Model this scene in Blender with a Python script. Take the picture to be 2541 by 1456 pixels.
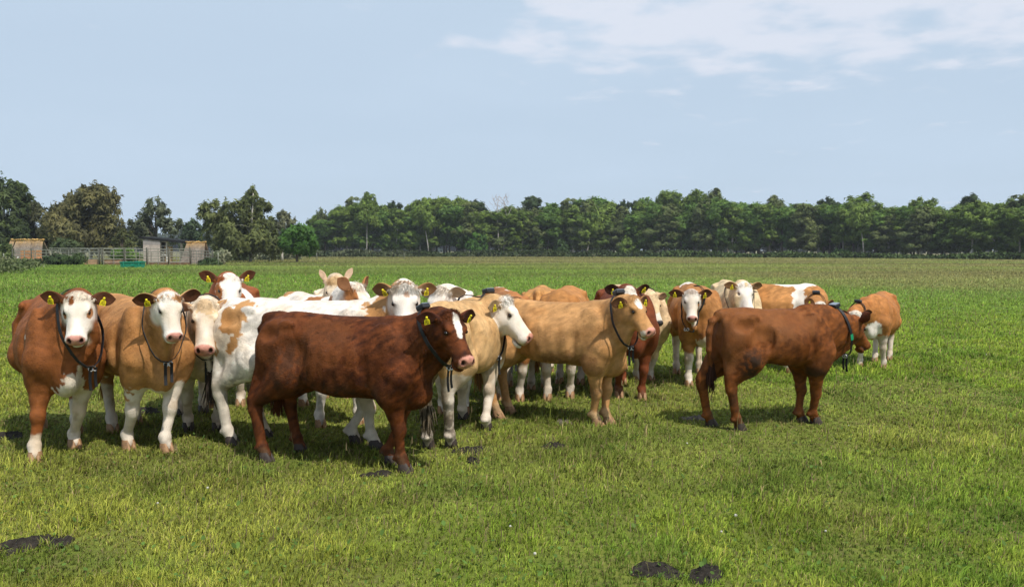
import bpy, math, random
import numpy as np
from mathutils import Vector, Matrix

# ------------------------------------------------------------------ scene, camera, light
for o in list(bpy.data.objects):
    bpy.data.objects.remove(o)
SC = bpy.context.scene
COL = SC.collection
FPX, CU, CV, HORIZON = 2016.0, 1270.0, 728.0, 621.0     # pinhole of the picture at 2540 x 1456
EYE = 1.7
PITCH = math.atan((CV - HORIZON) / FPX)
cam = bpy.data.cameras.new('camera')
cam.sensor_width = 36.0
cam.lens = 36.0 * FPX / 2540.0
cam.clip_start, cam.clip_end = 0.1, 6000.0
camo = bpy.data.objects.new('camera', cam)
COL.objects.link(camo)
camo.location = (0, 0, EYE)
camo.rotation_euler = (math.pi / 2 - PITCH, 0, 0)
SC.camera = camo

SUN_DIR = Vector((0.42, -0.50, 1.0)).normalized()        # towards the sun: high, right, behind the viewer
sun = bpy.data.lights.new('sun', 'SUN')
sun.energy = 4.4
sun.angle = math.radians(0.6)
sun.color = (1.0, 0.95, 0.86)
suno = bpy.data.objects.new('sun', sun)
COL.objects.link(suno)
suno.rotation_euler = SUN_DIR.to_track_quat('Z', 'Y').to_euler()
suno.location = SUN_DIR * 60
SUN_EL = math.asin(SUN_DIR.z)
SUN_ROT = math.atan2(SUN_DIR.x, SUN_DIR.y)

W = bpy.data.worlds.new('World')
SC.world = W
W.use_nodes = True


def nd(nt, kind, **kw):
    n = nt.nodes.new(kind)
    for k, v in kw.items():
        if k == 'inp':
            for a, b in v.items():
                n.inputs[a].default_value = b
        else:
            setattr(n, k, v)
    return n


def build_world():
    nt = W.node_tree
    nt.nodes.clear()
    L = nt.links.new
    sky = nd(nt, 'ShaderNodeTexSky', sky_type='NISHITA', sun_disc=False)
    sky.sun_elevation, sky.sun_rotation = SUN_EL, SUN_ROT
    sky.air_density, sky.dust_density, sky.ozone_density, sky.altitude = 1.0, 1.6, 2.0, 20
    tc = nd(nt, 'ShaderNodeTexCoord')
    # thin cloud sheets: the view direction is cast on a flat layer high above
    sep = nd(nt, 'ShaderNodeSeparateXYZ')
    L(tc.outputs['Generated'], sep.inputs[0])
    mx = nd(nt, 'ShaderNodeMath', operation='MAXIMUM', inp={1: 0.03})
    L(sep.outputs['Z'], mx.inputs[0])
    add = nd(nt, 'ShaderNodeMath', operation='ADD', inp={1: 0.10})
    L(mx.outputs[0], add.inputs[0])
    px = nd(nt, 'ShaderNodeMath', operation='DIVIDE')
    py = nd(nt, 'ShaderNodeMath', operation='DIVIDE')
    L(sep.outputs['X'], px.inputs[0]); L(add.outputs[0], px.inputs[1])
    L(sep.outputs['Y'], py.inputs[0]); L(add.outputs[0], py.inputs[1])
    cmb = nd(nt, 'ShaderNodeCombineXYZ')
    L(px.outputs[0], cmb.inputs[0]); L(py.outputs[0], cmb.inputs[1])
    n1 = nd(nt, 'ShaderNodeTexNoise', inp={'Scale': 3.3, 'Detail': 7.0, 'Roughness': 0.52, 'Distortion': 0.15})
    n2 = nd(nt, 'ShaderNodeTexNoise', inp={'Scale': 0.55, 'Detail': 3.0, 'Roughness': 0.5})
    L(cmb.outputs[0], n1.inputs['Vector']); L(cmb.outputs[0], n2.inputs['Vector'])
    # cloudier to the right and high up
    az = nd(nt, 'ShaderNodeMapRange', interpolation_type='SMOOTHSTEP', inp={'From Min': -0.28, 'From Max': 0.20, 'To Min': -0.26, 'To Max': 0.11})
    L(sep.outputs['X'], az.inputs['Value'])
    el = nd(nt, 'ShaderNodeMapRange', interpolation_type='SMOOTHSTEP', inp={'From Min': 0.14, 'From Max': 0.25, 'To Min': -0.30, 'To Max': 0.02})
    L(sep.outputs['Z'], el.inputs['Value'])
    s1 = nd(nt, 'ShaderNodeMath', operation='ADD'); s2 = nd(nt, 'ShaderNodeMath', operation='ADD')
    L(n1.outputs['Fac'], s1.inputs[0]); L(az.outputs[0], s1.inputs[1])
    L(s1.outputs[0], s2.inputs[0]); L(el.outputs[0], s2.inputs[1])
    cov = nd(nt, 'ShaderNodeMapRange', interpolation_type='SMOOTHSTEP', inp={'From Min': 0.42, 'From Max': 0.66, 'To Min': 0.0, 'To Max': 0.82})
    L(s2.outputs[0], cov.inputs['Value'])
    veil = nd(nt, 'ShaderNodeMapRange', interpolation_type='SMOOTHSTEP', inp={'From Min': 0.35, 'From Max': 0.75, 'To Min': 0.90, 'To Max': 1.0})
    L(n2.outputs['Fac'], veil.inputs['Value'])
    pale = nd(nt, 'ShaderNodeMixRGB', inp={'Color2': (5.65, 6.95, 8.45, 1)})
    L(veil.outputs[0], pale.inputs['Fac']); L(sky.outputs[0], pale.inputs['Color1'])
    cl = nd(nt, 'ShaderNodeMixRGB', inp={'Color2': (7.7, 8.1, 9.1, 1)})
    L(cov.outputs[0], cl.inputs['Fac']); L(pale.outputs[0], cl.inputs['Color1'])
    bg = nd(nt, 'ShaderNodeBackground', inp={'Strength': 0.10})
    L(cl.outputs[0], bg.inputs['Color'])
    out = nd(nt, 'ShaderNodeOutputWorld')
    L(bg.outputs[0], out.inputs[0])


build_world()
SC.view_settings.view_transform = 'Standard'
SC.view_settings.look = 'None'
SC.view_settings.exposure = 0.0
SC.view_settings.gamma = 1.0
SC.cycles.max_bounces = 5
SC.cycles.diffuse_bounces = 3
SC.cycles.transmission_bounces = 3
SC.cycles.transparent_max_bounces = 4
SC.cycles.use_adaptive_sampling = True
SC.cycles.adaptive_threshold = 0.02


def ray(u, v):
    y, z = FPX, CV - v
    c, s = math.cos(PITCH), math.sin(PITCH)
    return (u - CU, y * c + z * s, z * c - y * s)


def ground(u, v):
    r = ray(u, v)
    t = -EYE / r[2]
    return (r[0] * t, r[1] * t)


def at(u, v, d):
    r = ray(u, v)
    t = d / r[1]
    return np.array([r[0] * t, d, EYE + r[2] * t])


# ------------------------------------------------------------------ mesh helpers
def new_mesh(name, V, quads=None, tris=None, col=None, smooth=True, normals=None):
    me = bpy.data.meshes.new(name)
    V = np.asarray(V, dtype=np.float32)
    q = np.zeros((0, 4), np.int32) if quads is None else np.asarray(quads, np.int32).reshape(-1, 4)
    t = np.zeros((0, 3), np.int32) if tris is None else np.asarray(tris, np.int32).reshape(-1, 3)
    me.vertices.add(len(V))
    me.vertices.foreach_set('co', V.ravel())
    me.loops.add(q.size + t.size)
    me.loops.foreach_set('vertex_index', np.concatenate([q.ravel(), t.ravel()]))
    me.polygons.add(len(q) + len(t))
    st = np.concatenate([np.arange(len(q)) * 4, q.size + np.arange(len(t)) * 3]).astype(np.int32)
    me.polygons.foreach_set('loop_start', st)
    me.polygons.foreach_set('use_smooth', np.full(len(q) + len(t), smooth))
    if col is not None:
        a = me.attributes.new('coat', 'FLOAT_COLOR', 'POINT')
        c = np.ones((len(V), 4), np.float32)
        c[:, :col.shape[1]] = col
        a.data.foreach_set('color', c.ravel())
    me.update(calc_edges=True)
    if normals is not None:
        me.normals_split_custom_set_from_vertices(np.asarray(normals, np.float32))
    return me


def link(name, me, mat=None, parent=None, loc=None):
    o = bpy.data.objects.new(name, me)
    COL.objects.link(o)
    if mat is not None and me is not None:
        me.materials.append(mat)
    if parent is not None:
        o.parent = parent
    if loc is not None:
        o.location = loc
    return o


def tag(o, label=None, cat=None, group=None, kind=None):
    if label: o['label'] = label
    if cat: o['category'] = cat
    if group: o['group'] = group
    if kind: o['kind'] = kind
    return o


class Geo:
    """collects quads and tris of one part"""
    def __init__(s):
        s.V, s.Q, s.T, s.C = [], [], [], []
        s.n = 0

    def add(s, V, Q=None, T=None, C=None):
        V = np.asarray(V, float).reshape(-1, 3)
        if Q is not None and len(Q): s.Q.append(np.asarray(Q, int).reshape(-1, 4) + s.n)
        if T is not None and len(T): s.T.append(np.asarray(T, int).reshape(-1, 3) + s.n)
        s.V.append(V)
        if C is not None:
            C = np.asarray(C, float)
            s.C.append(np.tile(C, (len(V), 1)) if C.ndim == 1 else C)
        s.n += len(V)

    def tube(s, P, R, n=8, C=None, cap=True):
        P = np.asarray(P, float)
        R = np.broadcast_to(np.asarray(R, float), (len(P),))
        rings = []
        T = np.gradient(P, axis=0)
        T /= np.linalg.norm(T, axis=1)[:, None] + 1e-9
        ref = np.array([0, 0, 1.0]) if abs(T[0][2]) < 0.9 else np.array([1.0, 0, 0])
        a = np.arange(n) / n * 2 * np.pi
        u = None
        for i in range(len(P)):
            if u is None:
                u = np.cross(T[i], ref)
            else:
                u = u - T[i] * np.dot(u, T[i])
            u = u / (np.linalg.norm(u) + 1e-9)
            w = np.cross(T[i], u)
            rings.append(P[i] + R[i] * (np.cos(a)[:, None] * u + np.sin(a)[:, None] * w))
        V = np.concatenate(rings)
        Q = []
        for i in range(len(P) - 1):
            for j in range(n):
                k = (j + 1) % n
                Q.append((i * n + j, i * n + k, (i + 1) * n + k, (i + 1) * n + j))
        Tn = []
        if cap:
            V = np.concatenate([V, P[:1], P[-1:]])
            b, e = len(P) * n, len(P) * n + 1
            for j in range(n):
                k = (j + 1) % n
                Tn.append((b, k, j))
                Tn.append((e, (len(P) - 1) * n + j, (len(P) - 1) * n + k))
        s.add(V, Q, Tn, C)

    def box(s, c, half, R=None, C=None):
        c = np.asarray(c, float); h = np.asarray(half, float)
        sg = np.array([[x, y, z] for x in (-1, 1) for y in (-1, 1) for z in (-1, 1)], float) * h
        if R is not None: sg = sg @ np.asarray(R, float).T
        s.add(sg + c, [(0, 1, 3, 2), (4, 6, 7, 5), (0, 4, 5, 1), (2, 3, 7, 6), (0, 2, 6, 4), (1, 5, 7, 3)], None, C)

    def bar(s, a, b, w, h=None, C=None):
        a = np.asarray(a, float); b = np.asarray(b, float)
        d = b - a; ln = np.linalg.norm(d); d = d / ln
        ref = np.array([0, 0, 1.0]) if abs(d[2]) < 0.95 else np.array([0, 1.0, 0])
        u = np.cross(ref, d); u /= np.linalg.norm(u); v = np.cross(d, u)
        s.box((a + b) / 2, (ln / 2, w / 2, (h or w) / 2), np.stack([d, u, v], 1), C)

    def ball(s, c, r, n=10, m=7, R=None, C=None):
        r = np.broadcast_to(np.asarray(r, float), (3,))
        th = np.arange(n) / n * 2 * np.pi
        V = [np.array([0, 0, 1.0])]
        for i in range(1, m):
            p = math.pi * i / m
            V += [np.array([math.sin(p) * math.cos(t), math.sin(p) * math.sin(t), math.cos(p)]) for t in th]
        V.append(np.array([0, 0, -1.0]))
        V = np.array(V) * r
        if R is not None: V = V @ np.asarray(R, float).T
        Q, T = [], []
        for i in range(m - 2):
            for j in range(n):
                k = (j + 1) % n
                Q.append((1 + i * n + j, 1 + (i + 1) * n + j, 1 + (i + 1) * n + k, 1 + i * n + k))
        e = len(V) - 1
        for j in range(n):
            k = (j + 1) % n
            T.append((0, 1 + j, 1 + k)); T.append((e, 1 + (m - 2) * n + k, 1 + (m - 2) * n + j))
        s.add(V + np.asarray(c, float), Q, T, C)

    def mesh(s, name, smooth=True):
        V = np.concatenate(s.V)
        Q = np.concatenate(s.Q) if s.Q else None
        T = np.concatenate(s.T) if s.T else None
        C = np.concatenate(s.C) if s.C else None
        return new_mesh(name, V, Q, T, C, smooth)


def hash3(ix, iy, iz, seed):
    h = (ix.astype(np.int64) * 374761393 + iy.astype(np.int64) * 668265263 + iz.astype(np.int64) * 2147483647 + seed * 1274126177) & 0xffffffff
    h = ((h ^ (h >> 13)) * 1274126177) & 0xffffffff
    h = ((h ^ (h >> 16)) * 2246822519) & 0xffffffff
    return ((h ^ (h >> 15)) & 0xffffff) / float(0xffffff)


def vnoise(P, scale, seed=0, octaves=3):
    """value noise in 0..1"""
    P = np.asarray(P, float) * scale
    tot, amp, s = 0, 1.0, 0
    for o in range(octaves):
        q = P * (2.03 ** o) + 17.3 * o
        i = np.floor(q).astype(np.int64)
        f = q - i
        f = f * f * (3 - 2 * f)
        r = 0
        for dx in (0, 1):
            wx = f[:, 0] if dx else 1 - f[:, 0]
            for dy in (0, 1):
                wy = f[:, 1] if dy else 1 - f[:, 1]
                for dz in (0, 1):
                    wz = f[:, 2] if dz else 1 - f[:, 2]
                    r = r + wx * wy * wz * hash3(i[:, 0] + dx, i[:, 1] + dy, i[:, 2] + dz, seed + o * 7)
        tot = tot + amp * r
        s += amp
        amp *= 0.5
    return tot / s


def sstep(a, b, x):
    t = np.clip((x - a) / (b - a + 1e-12), 0, 1)
    return t * t * (3 - 2 * t)


# ------------------------------------------------------------------ animals: a distance field per cow, one skin over it
def spline(keys):
    """dense table through the keys (x, a, b, c ...), monotone-ish cubic"""
    K = np.array(keys, float)
    x = K[:, 0]
    xs = np.linspace(x[0], x[-1], 400)
    out = [xs]
    for c in range(1, K.shape[1]):
        y = K[:, c]
        d = np.diff(y) / np.diff(x)
        m = np.zeros(len(y))
        m[0], m[-1] = d[0], d[-1]
        for i in range(1, len(y) - 1):
            m[i] = 0 if d[i - 1] * d[i] <= 0 else 2 * d[i - 1] * d[i] / (d[i - 1] + d[i])
        i = np.clip(np.searchsorted(x, xs) - 1, 0, len(x) - 2)
        h = x[i + 1] - x[i]
        t = (xs - x[i]) / h
        out.append((2 * t**3 - 3 * t**2 + 1) * y[i] + (t**3 - 2 * t**2 + t) * h * m[i] + (-2 * t**3 + 3 * t**2) * y[i + 1] + (t**3 - t**2) * h * m[i + 1])
    return out


class Field:
    def __init__(s, h):
        s.h = h
        s.prims = []          # (function, lo, hi, blend, op, region)

    def put(s, fn, lo, hi, k, op='u', region='body'):
        s.prims.append((fn, np.asarray(lo, float), np.asarray(hi, float), k, op, region))

    def ell(s, c, r, k=0.05, R=None, op='u', region='body'):
        c = np.asarray(c, float); r = np.broadcast_to(np.asarray(r, float), (3,)).astype(float)
        R = np.eye(3) if R is None else np.asarray(R, float)

        def fn(X, Y, Z):
            x, y, z = X - c[0], Y - c[1], Z - c[2]
            a = x * R[0, 0] + y * R[1, 0] + z * R[2, 0]
            b = x * R[0, 1] + y * R[1, 1] + z * R[2, 1]
            d = x * R[0, 2] + y * R[1, 2] + z * R[2, 2]
            k0 = np.sqrt((a / r[0])**2 + (b / r[1])**2 + (d / r[2])**2)
            k1 = np.sqrt((a / r[0]**2)**2 + (b / r[1]**2)**2 + (d / r[2]**2)**2) + 1e-9
            return k0 * (k0 - 1) / k1
        e = np.sqrt(((R * r)**2).sum(1))
        s.put(fn, c - e, c + e, k, op, region)

    def cone(s, a, b, ra, rb, k=0.04, flat=None, region='body'):
        """tapered limb between two points; flat = (axis, factor) squeezes it along an axis"""
        a = np.asarray(a, float); b = np.asarray(b, float)
        ba = b - a
        bb = ba @ ba

        def fn(X, Y, Z):
            x, y, z = X - a[0], Y - a[1], Z - a[2]
            t = np.clip((x * ba[0] + y * ba[1] + z * ba[2]) / bb, 0, 1)
            x, y, z = x - t * ba[0], y - t * ba[1], z - t * ba[2]
            if flat is not None:
                ax, f = flat
                q = (x * ax[0] + y * ax[1] + z * ax[2]) * (f - 1)
                x, y, z = x + q * ax[0], y + q * ax[1], z + q * ax[2]
            return np.sqrt(x * x + y * y + z * z) - (ra + (rb - ra) * t)
        m = max(ra, rb)
        s.put(fn, np.minimum(a, b) - m, np.maximum(a, b) + m, k, 'u', region)

    def loft(s, keys, O, R, p=2.3, k=0.05, top=0.22, low=0.12, region='body', scale=1.0):
        T = spline(keys)
        O = np.asarray(O, float); R = np.asarray(R, float)
        x0, x1 = T[0][0], T[0][-1]

        def fn(X, Y, Z):
            x, y, z = (X - O[0]) / scale, (Y - O[1]) / scale, (Z - O[2]) / scale
            a = x * R[0, 0] + y * R[1, 0] + z * R[2, 0]
            b = x * R[0, 1] + y * R[1, 1] + z * R[2, 1]
            c = x * R[0, 2] + y * R[1, 2] + z * R[2, 2]
            zt = np.interp(a, T[0], T[1]); zb = np.interp(a, T[0], T[2]); w = np.interp(a, T[0], T[3])
            h = (zt - zb) / 2
            t = (c - (zt + zb) / 2) / h
            wm = w * (1 - top * sstep(0.1, 1.0, t) - low * sstep(0.0, 1.0, -t))
            g = ((np.abs(b) / wm)**p + np.abs(t)**p)**(1 / p)
            d = (g - 1) * np.minimum(w, h)
            ex = np.maximum(np.maximum(x0 - a, a - x1), 0)
            return np.where(ex > 0, np.sqrt(np.maximum(d, 0)**2 + ex**2), d) * scale
        m = np.array([[sx, sy, sz] for sx in (x0, x1) for sy in (-T[3].max(), T[3].max()) for sz in (T[2].min(), T[1].max())]) * scale
        m = m @ R.T + O
        s.put(fn, m.min(0), m.max(0), k, 'u', region)

    def build(s):
        h = s.h
        adds = [p for p in s.prims if p[4] == 'u']
        lo = np.min([p[1] for p in adds], 0) - 4 * h
        hi = np.max([p[2] for p in adds], 0) + 4 * h
        n = np.ceil((hi - lo) / h).astype(int) + 1
        s.lo, s.n = lo, n
        ax = [(lo[i] + h * np.arange(n[i])).astype(np.float32) for i in range(3)]
        F = np.full(n, 0.4, np.float32)
        for fn, a, b, k, op, region in s.prims:
            mg = k + 3 * h
            i0 = np.clip(np.floor((a - mg - lo) / h).astype(int), 0, n)
            i1 = np.clip(np.ceil((b + mg - lo) / h).astype(int) + 1, 0, n)
            if (i1 <= i0).any(): continue
            sl = tuple(slice(i0[i], i1[i]) for i in range(3))
            d = fn(ax[0][sl[0]][:, None, None], ax[1][sl[1]][None, :, None], ax[2][sl[2]][None, None, :])
            f = F[sl]
            if op == 'u':
                q = np.maximum(k - np.abs(f - d), 0) / k
                F[sl] = np.minimum(f, d) - q * q * k * 0.25
            else:
                q = np.maximum(k - np.abs(f + d), 0) / k
                F[sl] = np.maximum(f, -d) + q * q * k * 0.25
        s.F = F
        return s.nets()

    def value(s, P):
        q = (np.asarray(P, float) - s.lo) / s.h
        i = np.clip(np.floor(q).astype(int), 0, s.n - 2)
        f = np.clip(q - i, 0, 1)
        r = 0
        for dx in (0, 1):
            for dy in (0, 1):
                for dz in (0, 1):
                    w = (f[:, 0] if dx else 1 - f[:, 0]) * (f[:, 1] if dy else 1 - f[:, 1]) * (f[:, 2] if dz else 1 - f[:, 2])
                    r = r + w * s.F[i[:, 0] + dx, i[:, 1] + dy, i[:, 2] + dz]
        return r

    def region(s, P, region):
        d = np.full(len(P), 9.0)
        for fn, a, b, k, op, rg in s.prims:
            if rg == region and op == 'u':
                d = np.minimum(d, fn(P[:, 0], P[:, 1], P[:, 2]))
        return d

    def surface_along(s, c, D, rmax=0.5, off=0.0, start=0.0):
        """distance from c along each direction of D to the skin"""
        rs = np.arange(start, rmax, 0.004)
        out = np.zeros(len(D))
        for i, d in enumerate(D):
            v = s.value(c + rs[:, None] * d)
            out[i] = rs[min(np.argmax(v > off) if (v > off).any() else len(rs) - 1, len(rs) - 1)]
        return out

    def nets(s):
        F = s.F
        ins = F < 0
        c = ins[:-1, :-1, :-1].astype(np.int8)
        c = c.copy()
        for dx in (0, 1):
            for dy in (0, 1):
                for dz in (0, 1):
                    if dx + dy + dz:
                        c += ins[dx:F.shape[0] - 1 + dx, dy:F.shape[1] - 1 + dy, dz:F.shape[2] - 1 + dz]
        act = (c > 0) & (c < 8)
        idx = np.argwhere(act)
        vid = np.full(act.shape, -1, np.int32)
        vid[act] = np.arange(len(idx))
        pos = np.zeros((len(idx), 3)); cnt = np.zeros(len(idx))
        cs = [(x, y, z) for x in (0, 1) for y in (0, 1) for z in (0, 1)]
        val = {q: F[idx[:, 0] + q[0], idx[:, 1] + q[1], idx[:, 2] + q[2]].astype(float) for q in cs}
        for q in cs:
            for a in range(3):
                if q[a] == 0:
                    r = list(q); r[a] = 1; r = tuple(r)
                    v0, v1 = val[q], val[r]
                    m = (v0 < 0) != (v1 < 0)
                    t = v0[m] / (v0[m] - v1[m])
                    pt = np.tile(np.array(q, float), (m.sum(), 1))
                    pt[:, a] += t
                    pos[m] += pt
                    cnt[m] += 1
        V = (idx + pos / cnt[:, None]) * s.h + s.lo
        Q = []
        for a in range(3):
            b, d = (a + 1) % 3, (a + 2) % 3
            s0 = [slice(None)] * 3; s1 = [slice(None)] * 3
            s0[a] = slice(0, -1); s1[a] = slice(1, None)
            A, B = ins[tuple(s0)], ins[tuple(s1)]
            ch = np.argwhere(A != B)
            ch = ch[(ch[:, b] > 0) & (ch[:, d] > 0) & (ch[:, b] < F.shape[b] - 1) & (ch[:, d] < F.shape[d] - 1)]
            flip = A[ch[:, 0], ch[:, 1], ch[:, 2]]

            def cell(ob, od):
                q = ch.copy(); q[:, b] += ob; q[:, d] += od
                return vid[q[:, 0], q[:, 1], q[:, 2]]
            f = np.stack([cell(-1, -1), cell(0, -1), cell(0, 0), cell(-1, 0)], 1)
            f[~flip] = f[~flip][:, ::-1]
            Q.append(f)
        Q = np.concatenate(Q)
        # normals from the field gradient
        e = s.h
        N = np.stack([s.value(V + np.eye(3)[i] * e) - s.value(V - np.eye(3)[i] * e) for i in range(3)], 1)
        N /= np.linalg.norm(N, axis=1)[:, None] + 1e-9
        return V, Q, N


def rot(yaw, pitch, roll=0.0):
    """frame: columns forward, left, up"""
    cy, sy, cp, sp = math.cos(yaw), math.sin(yaw), math.cos(pitch), math.sin(pitch)
    f = np.array([cy * cp, sy * cp, sp])
    l = np.array([-sy, cy, 0.0])
    u = np.cross(f, l)
    c, s = math.cos(roll), math.sin(roll)
    return np.stack([f, c * l + s * u, -s * l + c * u], 1)


TORSO = [(-0.83, 0.98, 0.90, 0.03), (-0.81, 1.07, 0.78, 0.11), (-0.76, 1.15, 0.71, 0.175), (-0.66, 1.205, 0.66, 0.22), (-0.50, 1.225, 0.63, 0.25),
         (-0.30, 1.21, 0.59, 0.27), (-0.10, 1.20, 0.545, 0.305), (0.10, 1.20, 0.52, 0.31), (0.28, 1.205, 0.515, 0.285),
         (0.42, 1.21, 0.515, 0.24), (0.53, 1.17, 0.535, 0.195), (0.61, 1.07, 0.585, 0.145), (0.67, 0.97, 0.66, 0.08), (0.69, 0.90, 0.72, 0.03)]
HEADK = [(-0.01, 0.03, -0.06, 0.05), (0.01, 0.075, -0.10, 0.085), (0.05, 0.112, -0.135, 0.112), (0.11, 0.122, -0.160, 0.122), (0.17, 0.115, -0.168, 0.121),
         (0.22, 0.104, -0.158, 0.112), (0.28, 0.090, -0.135, 0.092), (0.34, 0.079, -0.122, 0.088), (0.40, 0.071, -0.115, 0.088),
         (0.45, 0.066, -0.106, 0.094), (0.485, 0.058, -0.090, 0.090), (0.503, 0.044, -0.074, 0.076), (0.513, 0.020, -0.05, 0.04)]


def make_cow(sp):
    """sp: hooves (world xy of FL, FR, HL, HR), poll (world), yaw/pitch of the head (degrees, world), s size, coat ..."""
    rng = np.random.default_rng(sp['seed'])
    s, Lx = sp.get('s', 1.0), sp.get('L', 1.0)
    wid = sp.get('wid', 1.0)
    FL, FR, HL, HR = [np.array(ground(*p)) for p in sp['hooves']]
    fm, hm = (FL + FR) / 2, (HL + HR) / 2
    hd = fm - hm
    if 'heading' in sp:
        a = math.radians(sp['heading']); hd = np.array([math.cos(a), math.sin(a)])
    hd = hd / np.linalg.norm(hd)
    yaw = math.atan2(hd[1], hd[0])
    root = (fm + hm) / 2 + hd * 0.10 * s * Lx + hd * sp.get('shift', 0.0)
    Rz = np.array([[hd[0], -hd[1]], [hd[1], hd[0]]])

    def loc2(p): return (Rz.T @ (p - root)) / s

    def loc3(p): return np.append(Rz.T @ (np.asarray(p)[:2] - root), p[2]) / s
    F = Field(sp.get('vox', 0.012) / s)
    I3 = np.eye(3)
    bel = sp.get('bel', 0.02)
    K = [(x * Lx, zt, zb + bel * math.exp(-((x - 0.05) / 0.55)**2), w * wid) for x, zt, zb, w in TORSO]
    F.loft(K, (0, 0, 0), I3, p=2.25, k=0.05, top=0.33, low=0.16)
    for sd in (1, -1):
        F.ell((-0.60 * Lx, sd * 0.145, 0.90), (0.20, 0.115, 0.27), 0.08)                       # haunch
        F.ell((-0.47 * Lx, sd * 0.192, 1.13), (0.06, 0.028, 0.036), 0.05)                      # hook bone
        F.ell((-0.77 * Lx, sd * 0.085, 1.07), (0.04, 0.03, 0.05), 0.05)                      # pin bone
        F.ell((0.43 * Lx, sd * 0.165, 0.90), (0.15, 0.085, 0.27), 0.07, rot(0, 0.28))          # shoulder
        F.ell((0.51 * Lx, sd * 0.15, 0.76), (0.10, 0.08, 0.12), 0.06)                        # point of shoulder
        F.ell((0.0, sd * 0.19 * wid, 0.71 + bel), (0.34, 0.12, 0.16), 0.10)                          # belly
        F.ell((-0.38 * Lx, sd * 0.255 * wid, 0.93), (0.12, 0.05, 0.15), 0.06, op='s')
        F.ell((-0.63 * Lx, sd * 0.235, 1.06), (0.09, 0.035, 0.06), 0.05, op='s')
        F.ell((0.265 * Lx, sd * 0.295 * wid, 0.86), (0.03, 0.03, 0.24), 0.05, op='s')          # hollow flank
    F.ell((-0.74 * Lx, 0, 1.165), (0.11, 0.05, 0.05), 0.06)                                   # tail head
    F.ell((0.55 * Lx, 0, 0.60), (0.15, 0.070, 0.115), 0.12)                                     # brisket
    legs = []
    for nm, hp in (('FL', FL), ('FR', FR), ('HL', HL), ('HR', HR)):
        hx, hy = loc2(hp)
        sd = 1 if nm[1] == 'L' else -1
        if nm[0] == 'F':
            e = np.array([0.43 * Lx, sd * 0.155, 0.62])
            dx = (hx - e[0])
            k = np.array([e[0] + dx * 0.55 + 0.012, sd * 0.15 * 0.4 + hy * 0.6, 0.335])
            f = np.array([hx - 0.02, hy, 0.115]); c = np.array([hx + 0.015, hy, 0.05])
            F.cone((0.50 * Lx, sd * 0.155, 0.76), e, 0.13, 0.115, 0.07)
            F.cone(e + (0.01, 0, 0.03), e * 0.45 + k * 0.55, 0.108, 0.063, 0.06)
            F.cone(e * 0.45 + k * 0.55, k, 0.062, 0.050, 0.03)
            F.ell(k + (0.008, 0, 0), (0.052, 0.053, 0.068), 0.022)
            F.ell(k + (-0.035, 0, 0.03), (0.03, 0.035, 0.05), 0.02)
            F.cone(k + (-0.004, 0, -0.05), f, 0.043, 0.036, 0.025)
        else:
            k = np.array([hx - 0.085, hy * 0.9 + sd * 0.015, 0.435])
            f = np.array([hx - 0.025, hy, 0.12]); c = np.array([hx + 0.012, hy, 0.05])
            st = np.array([-0.44 * Lx, sd * 0.165, 0.70])
            F.ell((-0.49 * Lx, sd * 0.16, 0.74), (0.15, 0.10, 0.20), 0.07, rot(0, -0.25))
            F.cone(st + (-0.05, 0, 0), k + (0.01, 0, 0.06), 0.145, 0.058, 0.06)
            F.cone((-0.73 * Lx, sd * 0.115, 0.80), k + (-0.04, 0, 0.055), 0.085, 0.034, 0.05)
            F.ell(k + (-0.006, 0, 0.0), (0.064, 0.048, 0.078), 0.025)
            F.cone(k + (0.004, 0, -0.03), f, 0.047, 0.038, 0.03)
            F.cone(k + (-0.03, 0, 0.03), f + (-0.025, 0, 0.03), 0.026, 0.022, 0.02)
        F.ell(f, (0.046, 0.048, 0.046), 0.018)
        F.ell(f + (-0.045, 0, -0.012), (0.022, 0.036, 0.022), 0.015)                         # dewclaws
        F.cone(f, c, 0.043, 0.045, 0.02)
        legs.append((nm, k, f, c))
    # head and neck
    hs = sp.get('hs', 1.0)
    poll = loc3(sp['poll'])
    hyaw = math.radians(sp['yaw']) - yaw
    R = rot(hyaw, math.radians(sp.get('pitch', -48)), math.radians(sp.get('roll', 0)))
    O = poll - R @ (np.array([0.05, 0, 0.135]) * hs)                                          # poll point given, O = back of skull

    def H(*p): return O + R @ (np.array(p) * hs)
    P0 = np.array([0.42 * Lx, 0, 0.93]); P3 = H(0.05, 0, -0.035)
    hb = np.array([R[0, 0], R[1, 0], 0]); hb /= np.linalg.norm(hb)
    back = -R[:, 0] * 0.35 - hb * 0.65 + np.array([0, 0, -0.50])
    span = np.linalg.norm(P3 - P0)
    P1 = P0 + np.array([0.38, 0, 0.10]) * span
    P2 = P3 + back * 0.30 * span
    ts = np.linspace(0, 1, 11)
    B = ((1 - ts)**3)[:, None] * P0 + (3 * (1 - ts)**2 * ts)[:, None] * P1 + (3 * (1 - ts) * ts**2)[:, None] * P2 + (ts**3)[:, None] * P3
    TB = np.gradient(B, axis=0); TB /= np.linalg.norm(TB, axis=1)[:, None]
    NF = []
    for i, t in enumerate(ts):
        l = np.cross([0, 0, 1], TB[i]); l /= np.linalg.norm(l) + 1e-9
        u = np.cross(TB[i], l)
        M = np.stack([TB[i], l, u], 1)
        e = t ** 0.85
        rv, rl = 0.275 * (1 - e) + 0.150 * hs * e, 0.175 * (1 - e) + 0.122 * hs * e
        rv *= 1 + (sp.get('nv', 1.0) - 1) * math.sin(math.pi * min(t + 0.15, 1))
        NF.append((B[i], M, rv, rl))
        F.ell(B[i], (0.11, rl * sp.get('neckw', 1.0), rv), 0.05, M, region='neck')
        if 0 < i < 10:
            dl = sp.get('dewlap', 1.0)
            F.ell(B[i] - u * rv * 0.92 + (0, 0, -0.012), (0.085, 0.035, 0.07 * dl), 0.05, region='neck', R=M)
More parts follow.
